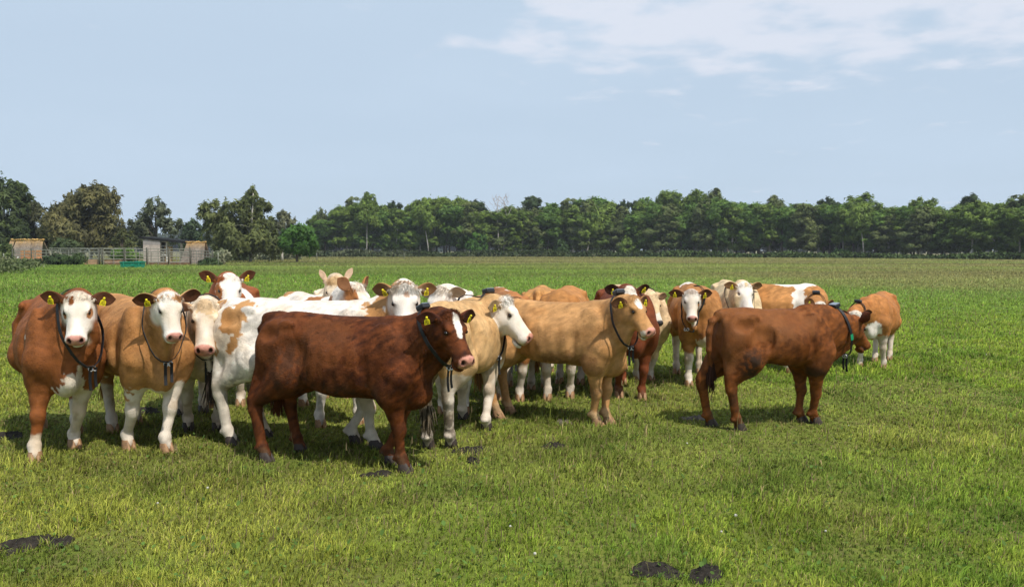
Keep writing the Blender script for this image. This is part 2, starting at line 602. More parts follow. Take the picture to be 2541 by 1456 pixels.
    if 'dewtip' in sp:
        p = loc3(sp['dewtip'])
        F.cone(p + (-0.05, 0, 0.12), p, 0.05, 0.03, 0.05, region='neck')
    fw_, fm_ = rng.uniform(0.94, 1.06), rng.uniform(0.93, 1.06)
    HK = [(x, zt, zb, w * (fw_ if x < 0.3 else fm_)) for x, zt, zb, w in HEADK]
    F.loft(HK, O, R, p=2.5, k=0.05, top=0.20, low=0.40, region='head', scale=hs)
    hd_ = 'head'
    F.ell(H(0.045, 0, 0.10), np.array((0.055, 0.075, 0.04)) * hs, 0.05 * hs, R, region=hd_)               # poll
    F.ell(H(0.472, 0, 0.004), np.array((0.034, 0.080, 0.052)) * hs, 0.02 * hs, R, region=hd_)             # nose pad
    F.ell(H(0.435, 0, -0.120), np.array((0.060, 0.064, 0.028)) * hs, 0.014 * hs, R, region=hd_)          # lower lip, chin
    for sd in (1, -1):
        F.ell(H(0.165, sd * 0.094, 0.076), np.array((0.045, 0.022, 0.018)) * hs, 0.045 * hs, R, region=hd_)   # brow
        F.ell(H(0.12, sd * 0.075, -0.09), np.array((0.10, 0.045, 0.075)) * hs, 0.05 * hs, R, region=hd_)    # cheek
        F.ell(H(0.445, sd * 0.055, -0.045), np.array((0.05, 0.036, 0.040)) * hs, 0.02 * hs, R, region=hd_)  # upper lip
        F.ell(H(0.197, sd * 0.128, 0.052), np.array((0.030, 0.022, 0.020)) * hs, 0.012 * hs, R, op='s', region=hd_)  # eye socket
        F.ell(H(0.500, sd * 0.052, 0.018), np.array((0.028, 0.017, 0.026)) * hs, 0.010 * hs, R, op='s', region=hd_)    # nostril
        F.cone(H(0.05, sd * 0.07, 0.045), H(0.045, sd * 0.135, 0.05), 0.04 * hs, 0.028 * hs, 0.03, region=hd_)  # ear root
    # tail
    tl = sp.get('tail', [(-0.80, 0, 1.14), (-0.875, 0, 1.06), (-0.895, 0.0, 0.90), (-0.885, 0.01, 0.70), (-0.875, 0.01, 0.48)])
    tl = [np.array((x * Lx, y, z)) for x, y, z in tl]
    tr = [0.045, 0.036, 0.028, 0.024, 0.022]
    for i in range(len(tl) - 1):
        F.cone(tl[i], tl[i + 1], tr[i], tr[i + 1], 0.03, region='tail')
    V, Q, N = F.build()

    # ---- relief of the skin: muscle, ribs, folds of the neck
    sd_ = sp['seed']
    hm0 = sstep(0.05, 0.0, F.region(V, 'head'))
    nk0 = sstep(0.03, -0.02, F.region(V, 'neck')) * (1 - hm0)
    bodym = sstep(0.42, 0.62, V[:, 2]) * (1 - hm0)
    mus = vnoise(V + 0.10 * (vnoise(V, 3, sd_ + 51, 2)[:, None] - .5), 5.5, sd_ + 50, 2)
    crease = 1 - np.abs(vnoise(V * np.array([1.0, 1.0, 0.7]), 4.2, sd_ + 52, 2) - 0.5) * 7
    rib = np.sin(V[:, 0] * 52 + 6 * V[:, 2]) * sstep(-0.42, -0.25, V[:, 0]) * sstep(0.34, 0.16, V[:, 0]) * sstep(0.60, 0.72, V[:, 2]) * sstep(1.10, 0.98, V[:, 2])
    tn = np.argmin(((V[:, None, :] - B[None, ::2, :])**2).sum(2), 1) if len(V) < 1 else (V @ TB[5])
    fold = np.sin(tn * 95 + 5 * vnoise(V, 4, sd_ + 53, 2)) * nk0 * sstep(0.35, 0.6, vnoise(V, 3, sd_ + 54, 2))
    dsp = bodym * (0.014 * (mus - 0.5) - 0.0035 * np.clip(crease, 0, 1)**2 + 0.0022 * rib) + 0.0045 * fold * bodym
    dsp = dsp + 0.006 * (vnoise(V * np.array([1, 1, 0.5]), 16, sd_ + 55, 2) - 0.5) * (1 - hm0) + 0.003 * hm0 * (vnoise(V, 30, sd_ + 56, 2) - .5)
    V = V + N * dsp[:, None]
    fnq = np.cross(V[Q[:, 2]] - V[Q[:, 0]], V[Q[:, 3]] - V[Q[:, 1]])
    N2 = np.zeros_like(V)
    for j_ in range(4): np.add.at(N2, Q[:, j_], fnq)
    N2 /= np.linalg.norm(N2, axis=1)[:, None] + 1e-12
    if (N2 * N).sum() < 0: N2 = -N2
    N = N2
    # ---- coat colours
    HV = ((V - O) @ R) / hs
    dh = F.region(V, 'head'); dn = F.region(V, 'neck')
    onhead = sstep(0.05, 0.01, dh) * sstep(-0.02, 0.06, HV[:, 0] + 0.25 * HV[:, 2])
    leg = np.zeros(len(V), int)
    best = np.full(len(V), 9.0)
    for i, (nm, k, f, c) in enumerate(legs):
        t = np.clip((V[:, 2] - f[2]) / (k[2] - f[2]), 0, 2.2)[:, None]
        p = f + (k - f) * np.minimum(t, 1) + (t > 1) * (np.array([k[0] * .6 + (0.43 if nm[0] == 'F' else -0.5) * .4, k[1], 0]) * 0)
        d = np.hypot(V[:, 0] - p[:, 0], V[:, 1] - p[:, 1])
        m = d < best
        best[m] = d[m]; leg[m] = i
    base = np.array(sp['base'])
    C = np.tile(base, (len(V), 1)).astype(float)
    seed = sp['seed']
    big = vnoise(V, 3.5, seed + 1, 3)
    fine = vnoise(V * np.array([1, 1, 0.6]), 26, seed + 2, 2)
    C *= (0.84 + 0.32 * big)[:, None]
    al = V @ np.array([-0.80, 0.0, -0.60]); ac = V @ np.array([-0.60, 0.0, 0.80])
    wv = vnoise(V, 6, seed + 60, 2) * 0.10
    st = 0.55 * vnoise(np.stack([al * 8, (ac + wv) * 30, V[:, 1] * 18], 1), 1.0, seed + 61, 2) + 0.45 * vnoise(np.stack([al * 16, (ac + wv) * 62, V[:, 1] * 36], 1), 1.0, seed + 63, 2)
    C *= (1 + sp.get('streak', 0.19) * np.clip((st - 0.5) * 5, -1, 1))[:, None]
    mot = sp.get('mottle', 0.10)
    cl_ = vnoise(V * np.array([1.0, 1.0, 1.5]) + 0.06 * (vnoise(V, 8, seed + 31, 2)[:, None] - .5), 17, seed + 30, 3)
    C *= (1 + mot * np.clip((cl_ - 0.5) * 6, -1, 1))[:, None]
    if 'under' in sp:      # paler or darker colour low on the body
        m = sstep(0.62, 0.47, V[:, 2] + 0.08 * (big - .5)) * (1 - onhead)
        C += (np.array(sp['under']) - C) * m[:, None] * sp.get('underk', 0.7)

    def paint(m, col, k=1.0):
        nonlocal C
        C = C + (np.array(col) - C) * (np.clip(m, 0, 1) * k)[:, None]
    wob = vnoise(V, 9, seed + 3, 3) - 0.5
    wobf = vnoise(V, 32, seed + 4, 2) - 0.5
    for pt in sp.get('patches', []):
        sp_, c, r, col = pt[:4]
        k = pt[4] if len(pt) > 4 else 1.0
        if sp_ in 'bB':
            q = (V - np.array(c)) / np.array(r)
            gate = 1 - onhead
        elif sp_ == 'n':      # across body and neck, whatever the head
            q = (V - np.array(c)) / np.array(r); gate = np.ones(len(V))
        else:
            q = (HV - np.array(c)) / np.array(r)
            gate = onhead
        d = np.sqrt((q**2).sum(1)) + (wob * 0.95 + wobf * 0.55) * sp.get('rag', 1.0)
        paint(sstep(1.04, 0.97, d) * gate, col, k)
    socks = sp.get('socks')
    if socks:
        for i in range(4):
            if socks[i]:
                m = (leg == i) * sstep(socks[i] + 0.02, socks[i] - 0.02, V[:, 2] + wob * 0.10 + wobf * 0.05) * (best < 0.2)
                paint(m, sp.get('sockcol', (0.66, 0.57, 0.47)))
                paint(m * sstep(0.50, 0.66, vnoise(V, 11, seed + 40 + i, 3)) * sstep(0.1, 0.3, V[:, 2]), (0.33, 0.24, 0.15), 0.55)
    for c, r, k in sp.get('dirt', []):
        q = (V - np.array(c)) / np.array(r)
        d = np.sqrt((q**2).sum(1))
        m = sstep(1.15, 0.3, d) * sstep(0.44, 0.56, 0.55 * vnoise(V, 14, seed + 9, 2) + 0.45 * vnoise(V, 38, seed + 10, 2) + 0.10 * (1 - d))
        paint(m, (0.028, 0.018, 0.012), k)
    # dirt on the feet
    paint(sstep(0.22, 0.05, V[:, 2]) * sstep(0.4, 0.7, vnoise(V, 12, seed + 5, 3)), (0.10, 0.075, 0.045), 0.55)
    # face details
    nose = np.array(sp.get('nose', (0.62, 0.30, 0.24)))
    mz = onhead * sstep(0.462, 0.474, HV[:, 0] + 0.28 * np.maximum(HV[:, 2] - 0.02, 0) + wobf * .02) * sstep(-0.062, -0.052, HV[:, 2]) * sstep(0.090, 0.080, np.abs(HV[:, 1]) + 0.35 * np.maximum(-HV[:, 2] - 0.01, 0))
    rim = onhead * sstep(0.425, 0.465, HV[:, 0]) * sstep(-0.13, -0.02, HV[:, 2]) * (1 - mz)
    if 'rim' in sp: paint(rim, sp['rim'], 0.85)
    paint(mz, nose)
    paint(mz * sstep(0.52, 0.68, vnoise(V, 38, seed + 70, 2)), nose * 0.45, 0.6)
    dn_ = np.minimum(np.linalg.norm((HV - (0.499, 0.053, 0.017)) / (0.030, 0.021, 0.029), axis=1), np.linalg.norm((HV - (0.499, -0.053, 0.017)) / (0.030, 0.021, 0.029), axis=1))
    paint(onhead * sstep(1.05, 0.75, dn_), (0.035, 0.014, 0.012))
    mouth = onhead * sstep(0.014, 0.006, np.abs(HV[:, 2] + 0.090 + 0.08 * (0.5 - HV[:, 0]))) * sstep(0.36, 0.40, HV[:, 0])
    paint(mouth, (0.05, 0.03, 0.025), 0.8)
    de = np.minimum(np.linalg.norm((HV - (0.197, 0.118, 0.052)) / (0.036, 0.04, 0.026), axis=1), np.linalg.norm((HV - (0.197, -0.118, 0.052)) / (0.036, 0.04, 0.026), axis=1))
    paint(onhead * sstep(1.1, 0.8, de), sp.get('eyering', (0.12, 0.06, 0.04)), 0.65)
    C *= (0.82 + 0.36 * fine)[:, None]
    cr_ = sstep(0.45, 0.75, vnoise(V, 5.5, seed + 62, 3))[:, None]
    C = C * (1 - cr_ * np.array([0.10, 0.17, 0.26]))
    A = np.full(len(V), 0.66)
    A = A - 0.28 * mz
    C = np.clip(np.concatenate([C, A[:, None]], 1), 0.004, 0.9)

    VV, QQ, TT, CC, NN = [V], [Q], [], [C], [N]
    nv = len(V)
    # ---- ears: cupped leaves rooted in the head
    earpts = {}
    for sd in (1, -1):
        eu = sp.get('earup', (0.0, 0.0))
        eup = (eu[0] if sd == 1 else eu[1]) + rng.uniform(-0.16, 0.16)
        ax = R @ np.array([-0.30, sd * 1.0, -0.08]) + np.array([0, 0, 1.0]) * eup; ax /= np.linalg.norm(ax)
        face = hb * 0.93 + np.array([0, 0, -0.22]) + R @ np.array([0.1, sd * 0.06, rng.uniform(-0.25, 0.25)]); face -= ax * (face @ ax); face /= np.linalg.norm(face)
        side = np.cross(face, ax)
        b = H(0.05, sd * 0.115, 0.055)
        el, ew, n, m = 0.178 * sp.get('earl', 1.0) * rng.uniform(0.92, 1.1), 0.055 * sp.get('earw', 1.0) * rng.uniform(0.9, 1.1), 14, 9
        pts, cols = [], []
        for i in range(m):
            t = i / (m - 1)
            w = ew * (0.40 + 0.64 * math.sin(min(t / 0.55, 1) * math.pi / 2)) * (1 if t < 0.55 else max(1 - ((t - 0.55) / 0.46)**2.2, 0.02))
            th = 0.022 * hs * (1 - t) + 0.006
            cup = 0.50 * (1 - 0.5 * t)
            for j in range(n):
                a = 2 * math.pi * j / n
                x, y = math.cos(a) * w, math.sin(a) * th
                y -= cup * (w * w - x * x) / ew * (1 if t > 0.05 else 0) - cup * 0.3 * w
                pts.append(b + ax * (t * el) + side * x + face * y + np.array([0, 0, -0.018 * t * t]))
                inner = math.sin(a) > 0.1
                cols.append(np.array(sp.get('earin', (0.06, 0.025, 0.015)) if inner else sp.get('earout', sp['base'])))
        pts = np.array(pts); cols = np.array(cols)
        cols = cols * (0.7 + 0.6 * vnoise(pts, 60, seed + 11, 2))[:, None]
        q = []
        for i in range(m - 1):
            for j in range(n):
                kk = (j + 1) % n
                f = (i * n + j, i * n + kk, (i + 1) * n + kk, (i + 1) * n + j)
                q.append(f if sd == 1 else f[::-1])
        q = np.array(q)
        fn = np.cross(pts[q[:, 1]] - pts[q[:, 0]], pts[q[:, 2]] - pts[q[:, 0]])
        ctr = np.repeat(pts.reshape(m, n, 3).mean(1), n, 0)[q[:, 0]]
        if (fn * (pts[q[:, 0]] - ctr)).sum() < 0: q = q[:, ::-1]
        vn = np.zeros_like(pts)
        fn = np.cross(pts[q[:, 1]] - pts[q[:, 0]], pts[q[:, 2]] - pts[q[:, 0]])
        for j in range(4): np.add.at(vn, q[:, j], fn)
        vn /= np.linalg.norm(vn, axis=1)[:, None] + 1e-12
        VV.append(pts); QQ.append(q + nv); NN.append(vn)
        CC.append(np.concatenate([np.clip(cols, 0.004, 0.9), np.full((len(cols), 1), 0.8)], 1))
        nv += len(pts)
        earpts[sd] = (b, ax, side, face, el, ew)
    # ---- coat hair: short flat strands with the colour of the skin below
    nh = sp.get('hairs', 30000)
    f = Q[rng.integers(0, len(Q), nh)]
    a, b_ = rng.random(nh), rng.random(nh)
    wt = np.stack([(1 - a) * (1 - b_), a * (1 - b_), a * b_, (1 - a) * b_], 1)
    hp = (V[f] * wt[..., None]).sum(1); hn = (N[f] * wt[..., None]).sum(1)
    hn /= np.linalg.norm(hn, axis=1)[:, None] + 1e-9
    hc = (C[f] * wt[..., None]).sum(1)
    oh = (onhead[f] * wt).sum(1); hv = (HV[f] * wt[..., None]).sum(1)
    flow = np.tile(np.array([-0.8, 0, -0.55]), (nh, 1))
    flow = flow * (1 - oh)[:, None] + (R[:, 0] * 0.9)[None] * oh[:, None]
    curl = np.stack([vnoise(hp, 7, seed + 20 + i, 2) - 0.5 for i in range(3)], 1)
    flow = flow + curl * sp.get('curl', 1.6) + rng.normal(0, 0.35, (nh, 3))
    flow -= hn * (flow * hn).sum(1)[:, None]
    flow /= np.linalg.norm(flow, axis=1)[:, None] + 1e-9
    top = oh * sstep(0.16, 0.03, hv[:, 0]) * sstep(0.02, 0.08, hv[:, 2])                       # curly poll
    tuft = sp.get('tuft', 0.4)
    ln = (0.013 + 0.011 * rng.random(nh)) * sp.get('hairl', 1.0) * (1 - 0.45 * oh + 2.6 * top * tuft) * (0.6 + 0.4 * sstep(0.35, 0.65, hp[:, 2]))
    ln *= np.where(hv[:, 0] > 0.44, 0.25 * oh + (1 - oh), 1) * np.where(de[f[:, 0]] < 1.4, 0.2, 1)
    lift = 0.06 + 0.16 * rng.random(nh) + 0.5 * top * tuft
    d = flow * np.cos(lift)[:, None] + hn * np.sin(lift)[:, None]
    sdv = np.cross(d, hn)
    wdt = (0.0021 + 0.0018 * rng.random(nh))[:, None]
    base_ = hp - hn * 0.002
    tipc = hc.copy(); tipc[:, :3] *= (0.55 + 0.88 * rng.random(nh))[:, None]
    tri = np.stack([base_ - sdv * wdt, base_ + sdv * wdt, base_ + d * ln[:, None]], 1)
    jn = hn + rng.normal(0, 0.24, (nh, 3)); jn /= np.linalg.norm(jn, axis=1)[:, None]
    VV.append(tri.reshape(-1, 3)); CC.append(np.repeat(np.clip(tipc, 0.004, 0.92), 3, 0)); NN.append(np.repeat(jn, 3, 0))
    TT.append(np.arange(nh * 3).reshape(-1, 3) + nv)
    nv += nh * 3
    me = new_mesh('cow', np.concatenate(VV) * s, np.concatenate(QQ), np.concatenate(TT), np.concatenate(CC), True, np.concatenate(NN))
    ob = link('cow', me, M_COAT)
    ob.location = (root[0], root[1], 0)
    ob.rotation_euler = (0, 0, yaw)
    tag(ob, sp['label'], 'cow', 'herd of young cattle standing in the field')

    # ---- parts
    for sd in (1, -1):
        g = Geo()
        g.ball(H(0.199, sd * 0.108, 0.053) * s, np.array((0.021, 0.016, 0.0175)) * s * hs, 12, 8, R)
        link('eye', g.mesh('eye'), M_EYE, ob)
    hc_ = sp.get('hoofcol', [0, 0, 0, 0])
    for i, (nm, k, f, c) in enumerate(legs):
        g = Geo()
        tilt = rng.uniform(-0.15, 0.15)
        for sd in (1, -1):
            rings = []
            for z, xf, xb, w in ((0.078, 0.030, -0.040, 0.021), (0.05, 0.052, -0.046, 0.026), (0.022, 0.070, -0.048, 0.028), (-0.01, 0.082, -0.048, 0.028)):
                for a in np.arange(10) / 10 * 2 * np.pi:
                    x = (xf + xb) / 2 + (xf - xb) / 2 * math.cos(a)
                    y = w * math.sin(a) * (1 - 0.35 * max(math.cos(a), 0)) + sd * (0.0265 - 0.007 * max(math.cos(a), 0))
                    rings.append((c[0] + x * math.cos(tilt) - y * math.sin(tilt), c[1] + y * math.cos(tilt) + x * math.sin(tilt), z))
            q = [(a * 10 + j, a * 10 + (j + 1) % 10, (a + 1) * 10 + (j + 1) % 10, (a + 1) * 10 + j) for a in range(3) for j in range(10)]
            g.add(np.array(rings) * s, [f_[::-1] for f_ in q])
        link('hoof', g.mesh('hoof'), M_HOOF[hc_[i]], ob)
    # tail switch of hair
    g = Geo()
    sc = np.array(sp.get('switch', sp['base']))
    for i in range(70):
        p = tl[-1] + rng.normal(0, 0.012, 3) + np.array([0, 0, 0.03])
        e = p + np.array([rng.normal(0, 0.028), rng.normal(0, 0.028), -rng.uniform(0.14, 0.30)])
        mid = (p + e) / 2 + rng.normal(0, 0.012, 3)
        g.tube(np.array([p, mid, e]) * s, np.array([0.006, 0.008, 0.002]) * s, 4, np.append(sc * rng.uniform(0.6, 1.2), 0.8), cap=False)
    link('tail_switch', g.mesh('tail_switch'), M_COAT, ob)
    # ear tags
    for sd, kind in sp.get('tags', {1: 'front', -1: 'front'}).items():
        if not kind: continue
        b, ax, side, face, el, ew = earpts[sd]
        p = b + ax * el * rng.uniform(0.40, 0.60) + face * 0.006
        fc = face.copy()
        if kind == 'back': fc = -face
        fc = fc + np.cross(fc, [0, 0, 1]) * rng.uniform(-0.35, 0.35); fc /= np.linalg.norm(fc); dn2 = np.array([0, 0, -1.0]) + ax * rng.uniform(-0.3, 0.2); dn2 -= fc * (dn2 @ fc); dn2 /= np.linalg.norm(dn2)
        rt = np.cross(dn2, fc)
        p = p + fc * 0.012
        g = Geo()
        ts_ = 0.72
        out = [(-0.009, -0.012), (0.009, -0.012), (0.011, 0.012), (0.028, 0.030), (0.030, 0.078), (-0.030, 0.078), (-0.028, 0.030), (-0.011, 0.012)]
        fr = [p + (rt * x + dn2 * y) * ts_ + fc * 0.003 for x, y in out]; bk = [p + (rt * x + dn2 * y) * ts_ - fc * 0.002 for x, y in out]
        nn = len(out)
        g.add(np.array(fr + bk) * s, [(0, 1, 2, 7), (2, 3, 6, 7), (3, 4, 5, 6), (8 + 7, 8 + 2, 8 + 1, 8), (8 + 7, 8 + 6, 8 + 3, 8 + 2), (8 + 6, 8 + 5, 8 + 4, 8 + 3)] +
              [(j, nn + j, nn + (j + 1) % nn, (j + 1) % nn) for j in range(nn)])
        g.ball((p + fc * 0.005 - dn2 * 0.002) * s, 0.009 * s, 8, 5)
        to = link('ear_tag', g.mesh('ear_tag', False), M_TAG, ob)
        g = Geo()
        for row, (y0, dig) in enumerate(((0.036, 3), (0.056, 4))):
            for dgt in range(dig):
                x0 = (dgt - (dig - 1) / 2) * 0.0115
                for bx_, by_, hx_, hy_ in ((0, 0, 0.0035, 0.0011), (-0.003, 0.005, 0.0011, 0.005), (0.003, 0.008, 0.0011, 0.004), (0, 0.012, 0.0035, 0.0011))[: 2 + (dgt + row) % 3]:
                    cc = p + (rt * (x0 + bx_) + dn2 * (y0 + by_)) * ts_ + fc * 0.0042
                    g.box(cc * s, np.array((hx_ * ts_, hy_ * ts_, 0.0008)) * s, np.stack([rt, dn2, fc], 1))
        link('tag_digits', g.mesh('tag_digits', False), M_INK, to)
    # collar with its box on top and the loose strap ends below
    if sp.get('collar'):
        cl = sp['collar']
        i = cl.get('i', 7)
        Bc, M, rv, rl = NF[i]
        up = np.array([0, 0, 1.0]) * 0.75 + M[:, 2] * 0.5 + cl.get('lean', -0.35) * TB[i]
        lt = M[:, 1]
        up -= lt * (up @ lt); up /= np.linalg.norm(up)
        th = np.linspace(0, 2 * np.pi, 49)[:-1]
        D = np.cos(th)[:, None] * up + np.sin(th)[:, None] * lt
        r = F.surface_along(Bc, D, 0.42, 0.004)
        r = np.maximum(r, np.roll(r, 1)); r = (r + np.roll(r, 1) + np.roll(r, -1)) / 3
        slack = cl.get('slack', 0.05) * 0.6
        r = r + 0.006 + slack * np.clip(-np.cos(th), 0, 1)**2
        fw = np.cross(up, lt)
        ring = Bc + D * r[:, None]
        g = Geo()
        V4 = []
        for kx in range(len(th)):
            for dw, dr in ((-0.014, 0), (0.014, 0), (0.014, 0.006), (-0.014, 0.006)):
                V4.append(ring[kx] + fw * dw + D[kx] * dr)
        nK = len(th)
        q = [(a * 4 + j, a * 4 + (j + 1) % 4, ((a + 1) % nK) * 4 + (j + 1) % 4, ((a + 1) % nK) * 4 + j) for a in range(nK) for j in range(4)]
        g.add(np.array(V4) * s, q)
        co = link('collar', g.mesh('collar', False), M_STRAP, ob)
        topp, bot = ring[0], ring[nK // 2]
        if cl.get('box', 1):
            g = Geo(); RB = np.stack([fw, lt, up], 1)
            g.box((topp + up * 0.014) * s, np.array((0.038, 0.050, 0.019)) * s, RB)
            bo = link('collar_box', g.mesh('collar_box', False), M_BOX, co)
            bv = bo.modifiers.new('bevel', 'BEVEL'); bv.width = 0.008; bv.segments = 2
            g = Geo(); g.box((topp + up * 0.035) * s, np.array((0.034, 0.045, 0.003)) * s, RB)
            link('solar_panel', g.mesh('solar_panel', False), M_PANEL, bo)
        bd = cl.get('ends', 2)
        g = Geo(); RB = np.stack([lt, fw, up], 1)
        a = np.linspace(0, 2 * np.pi, 17)
        for sg in (-1, 1):
            P = np.array([bot - up * 0.012 + fw * 0.018 + lt * (sg * 0.016 + 0.014 * math.cos(x)) + up * (0.018 * math.sin(x)) for x in a])
            g.tube(P * s, 0.0055 * s, 6, cap=False)
        link('buckle', g.mesh('buckle'), M_STEEL, co)
        for j in range(bd):
            x0 = (j - (bd - 1) / 2) * 0.045
            g = Geo()
            ll = cl.get('len', 0.17) * (1 - 0.12 * j)
            P = [bot + lt * x0 + np.array([0, 0, -0.01 - ll * q_]) + fw * (0.012 * math.sin(q_ * 3)) for q_ in np.linspace(0, 1, 6)]
            Vs = []
            for p in P:
                for dx, dy in ((-0.011, -0.0035), (0.011, -0.0035), (0.011, 0.0035), (-0.011, 0.0035)):
                    Vs.append(p + lt * dx + fw * dy)
            q = [(a_ * 4 + j_, a_ * 4 + (j_ + 1) % 4, (a_ + 1) * 4 + (j_ + 1) % 4, (a_ + 1) * 4 + j_) for a_ in range(5) for j_ in range(4)] + [(20, 21, 22, 23), (3, 2, 1, 0)]
            g.add(np.array(Vs) * s, q)
            link('strap_end', g.mesh('strap_end', False), M_STRAP, co)
        if cl.get('green'):
            g = Geo()
            kx = int(cl['green'] * nK) % nK
            V4 = []
            for k2 in range(kx, kx + 4):
                k2 %= nK
                for dw, dr in ((-0.017, 0.005), (0.017, 0.005), (0.017, 0.010), (-0.017, 0.010)):
                    V4.append(ring[k2] + fw * dw + D[k2] * dr)
            q = [(a_ * 4 + j_, a_ * 4 + (j_ + 1) % 4, (a_ + 1) * 4 + (j_ + 1) % 4, (a_ + 1) * 4 + j_) for a_ in range(3) for j_ in range(4)]
            g.add(np.array(V4) * s, q)
            link('green_band', g.mesh('green_band', False), M_GREEN, co)
    return ob


# ------------------------------------------------------------------ materials
def mat(name, col=None, rough=0.7, attr=None, noise=None, bump=None, spec=0.35, metal=0.0, transl=0.0, rough_attr=False, sheen=0.0, var=0.0, ns=20.0):
    m = bpy.data.materials.new(name)
    m.use_nodes = True
    nt = m.node_tree
    L = nt.links.new
    b = nt.nodes['Principled BSDF']
    b.inputs['Roughness'].default_value = rough
    b.inputs['Specular IOR Level'].default_value = spec
    b.inputs['Metallic'].default_value = metal
    if sheen: b.inputs['Sheen Weight'].default_value = sheen
    src = None
    if attr:
        a = nd(nt, 'ShaderNodeAttribute', attribute_name=attr)
        src = a.outputs['Color']
        if rough_attr: L(a.outputs['Alpha'], b.inputs['Roughness'])
    else:
        r = nd(nt, 'ShaderNodeRGB'); r.outputs[0].default_value = (*col, 1); src = r.outputs[0]
    if var:
        tc = nd(nt, 'ShaderNodeTexCoord')
        n = nd(nt, 'ShaderNodeTexNoise', inp={'Scale': ns, 'Detail': 4.0, 'Roughness': 0.6})
        L(tc.outputs['Object'], n.inputs['Vector'])
        mr = nd(nt, 'ShaderNodeMapRange', inp={'From Min': 0.3, 'From Max': 0.7, 'To Min': 1 - var, 'To Max': 1 + var})
        L(n.outputs['Fac'], mr.inputs['Value'])
        mu = nd(nt, 'ShaderNodeVectorMath', operation='SCALE')
        L(src, mu.inputs[0]); L(mr.outputs[0], mu.inputs['Scale'])
        src = mu.outputs[0]
    L(src, b.inputs['Base Color'])
    if bump:
        tc = nd(nt, 'ShaderNodeTexCoord')
        n = nd(nt, 'ShaderNodeTexNoise', inp={'Scale': bump[0], 'Detail': 5.0, 'Roughness': 0.65})
        L(tc.outputs['Object'], n.inputs['Vector'])
        bp = nd(nt, 'ShaderNodeBump', inp={'Strength': bump[1], 'Distance': bump[2]})
        L(n.outputs['Fac'], bp.inputs['Height']); L(bp.outputs[0], b.inputs['Normal'])
    if transl:
        tr = nd(nt, 'ShaderNodeBsdfTranslucent')
        L(src, tr.inputs['Color'])
        mx = nd(nt, 'ShaderNodeMixShader', inp={0: transl})
        L(b.outputs[0], mx.inputs[1]); L(tr.outputs[0], mx.inputs[2])
        L(mx.outputs[0], nt.nodes['Material Output'].inputs[0])
    return m


M_COAT = mat('coat', attr='coat', rough=0.75, rough_attr=True, spec=0.14, bump=(75, 0.55, 0.010))
M_EYE = mat('eye', (0.012, 0.006, 0.004), 0.12, spec=0.6)
M_HOOF = [mat('pale_horn', (0.30, 0.17, 0.085), 0.6, var=0.35, ns=30), mat('dark_horn', (0.045, 0.032, 0.026), 0.6, var=0.4, ns=30)]
M_TAG = mat('yellow_plastic', (0.80, 0.66, 0.02), 0.45, var=0.1)
M_INK = mat('tag_ink', (0.10, 0.08, 0.02), 0.6)
M_STRAP = mat('black_strap', (0.010, 0.010, 0.012), 0.6, var=0.3)
M_BOX = mat('black_plastic', (0.018, 0.019, 0.022), 0.42)
M_PANEL = mat('dark_glass', (0.16, 0.20, 0.25), 0.12, spec=0.8)
M_STEEL = mat('steel', (0.62, 0.62, 0.62), 0.4, metal=0.25)
M_GREEN = mat('green_tape', (0.01, 0.30, 0.14), 0.5)


# ------------------------------------------------------------------ the herd
WHITE, CREAM, OFF = (0.78, 0.71, 0.63), (0.68, 0.56, 0.41), (0.70, 0.62, 0.52)
TAN, RUST, RED = (0.46, 0.245, 0.098), (0.34, 0.138, 0.045), (0.098, 0.0275, 0.0075)
BROWN = (0.225, 0.076, 0.022)
DARKEAR = (0.095, 0.036, 0.018)
FACE = ('h', (0.30, 0, 0.0), (0.40, 0.20, 0.30), WHITE)

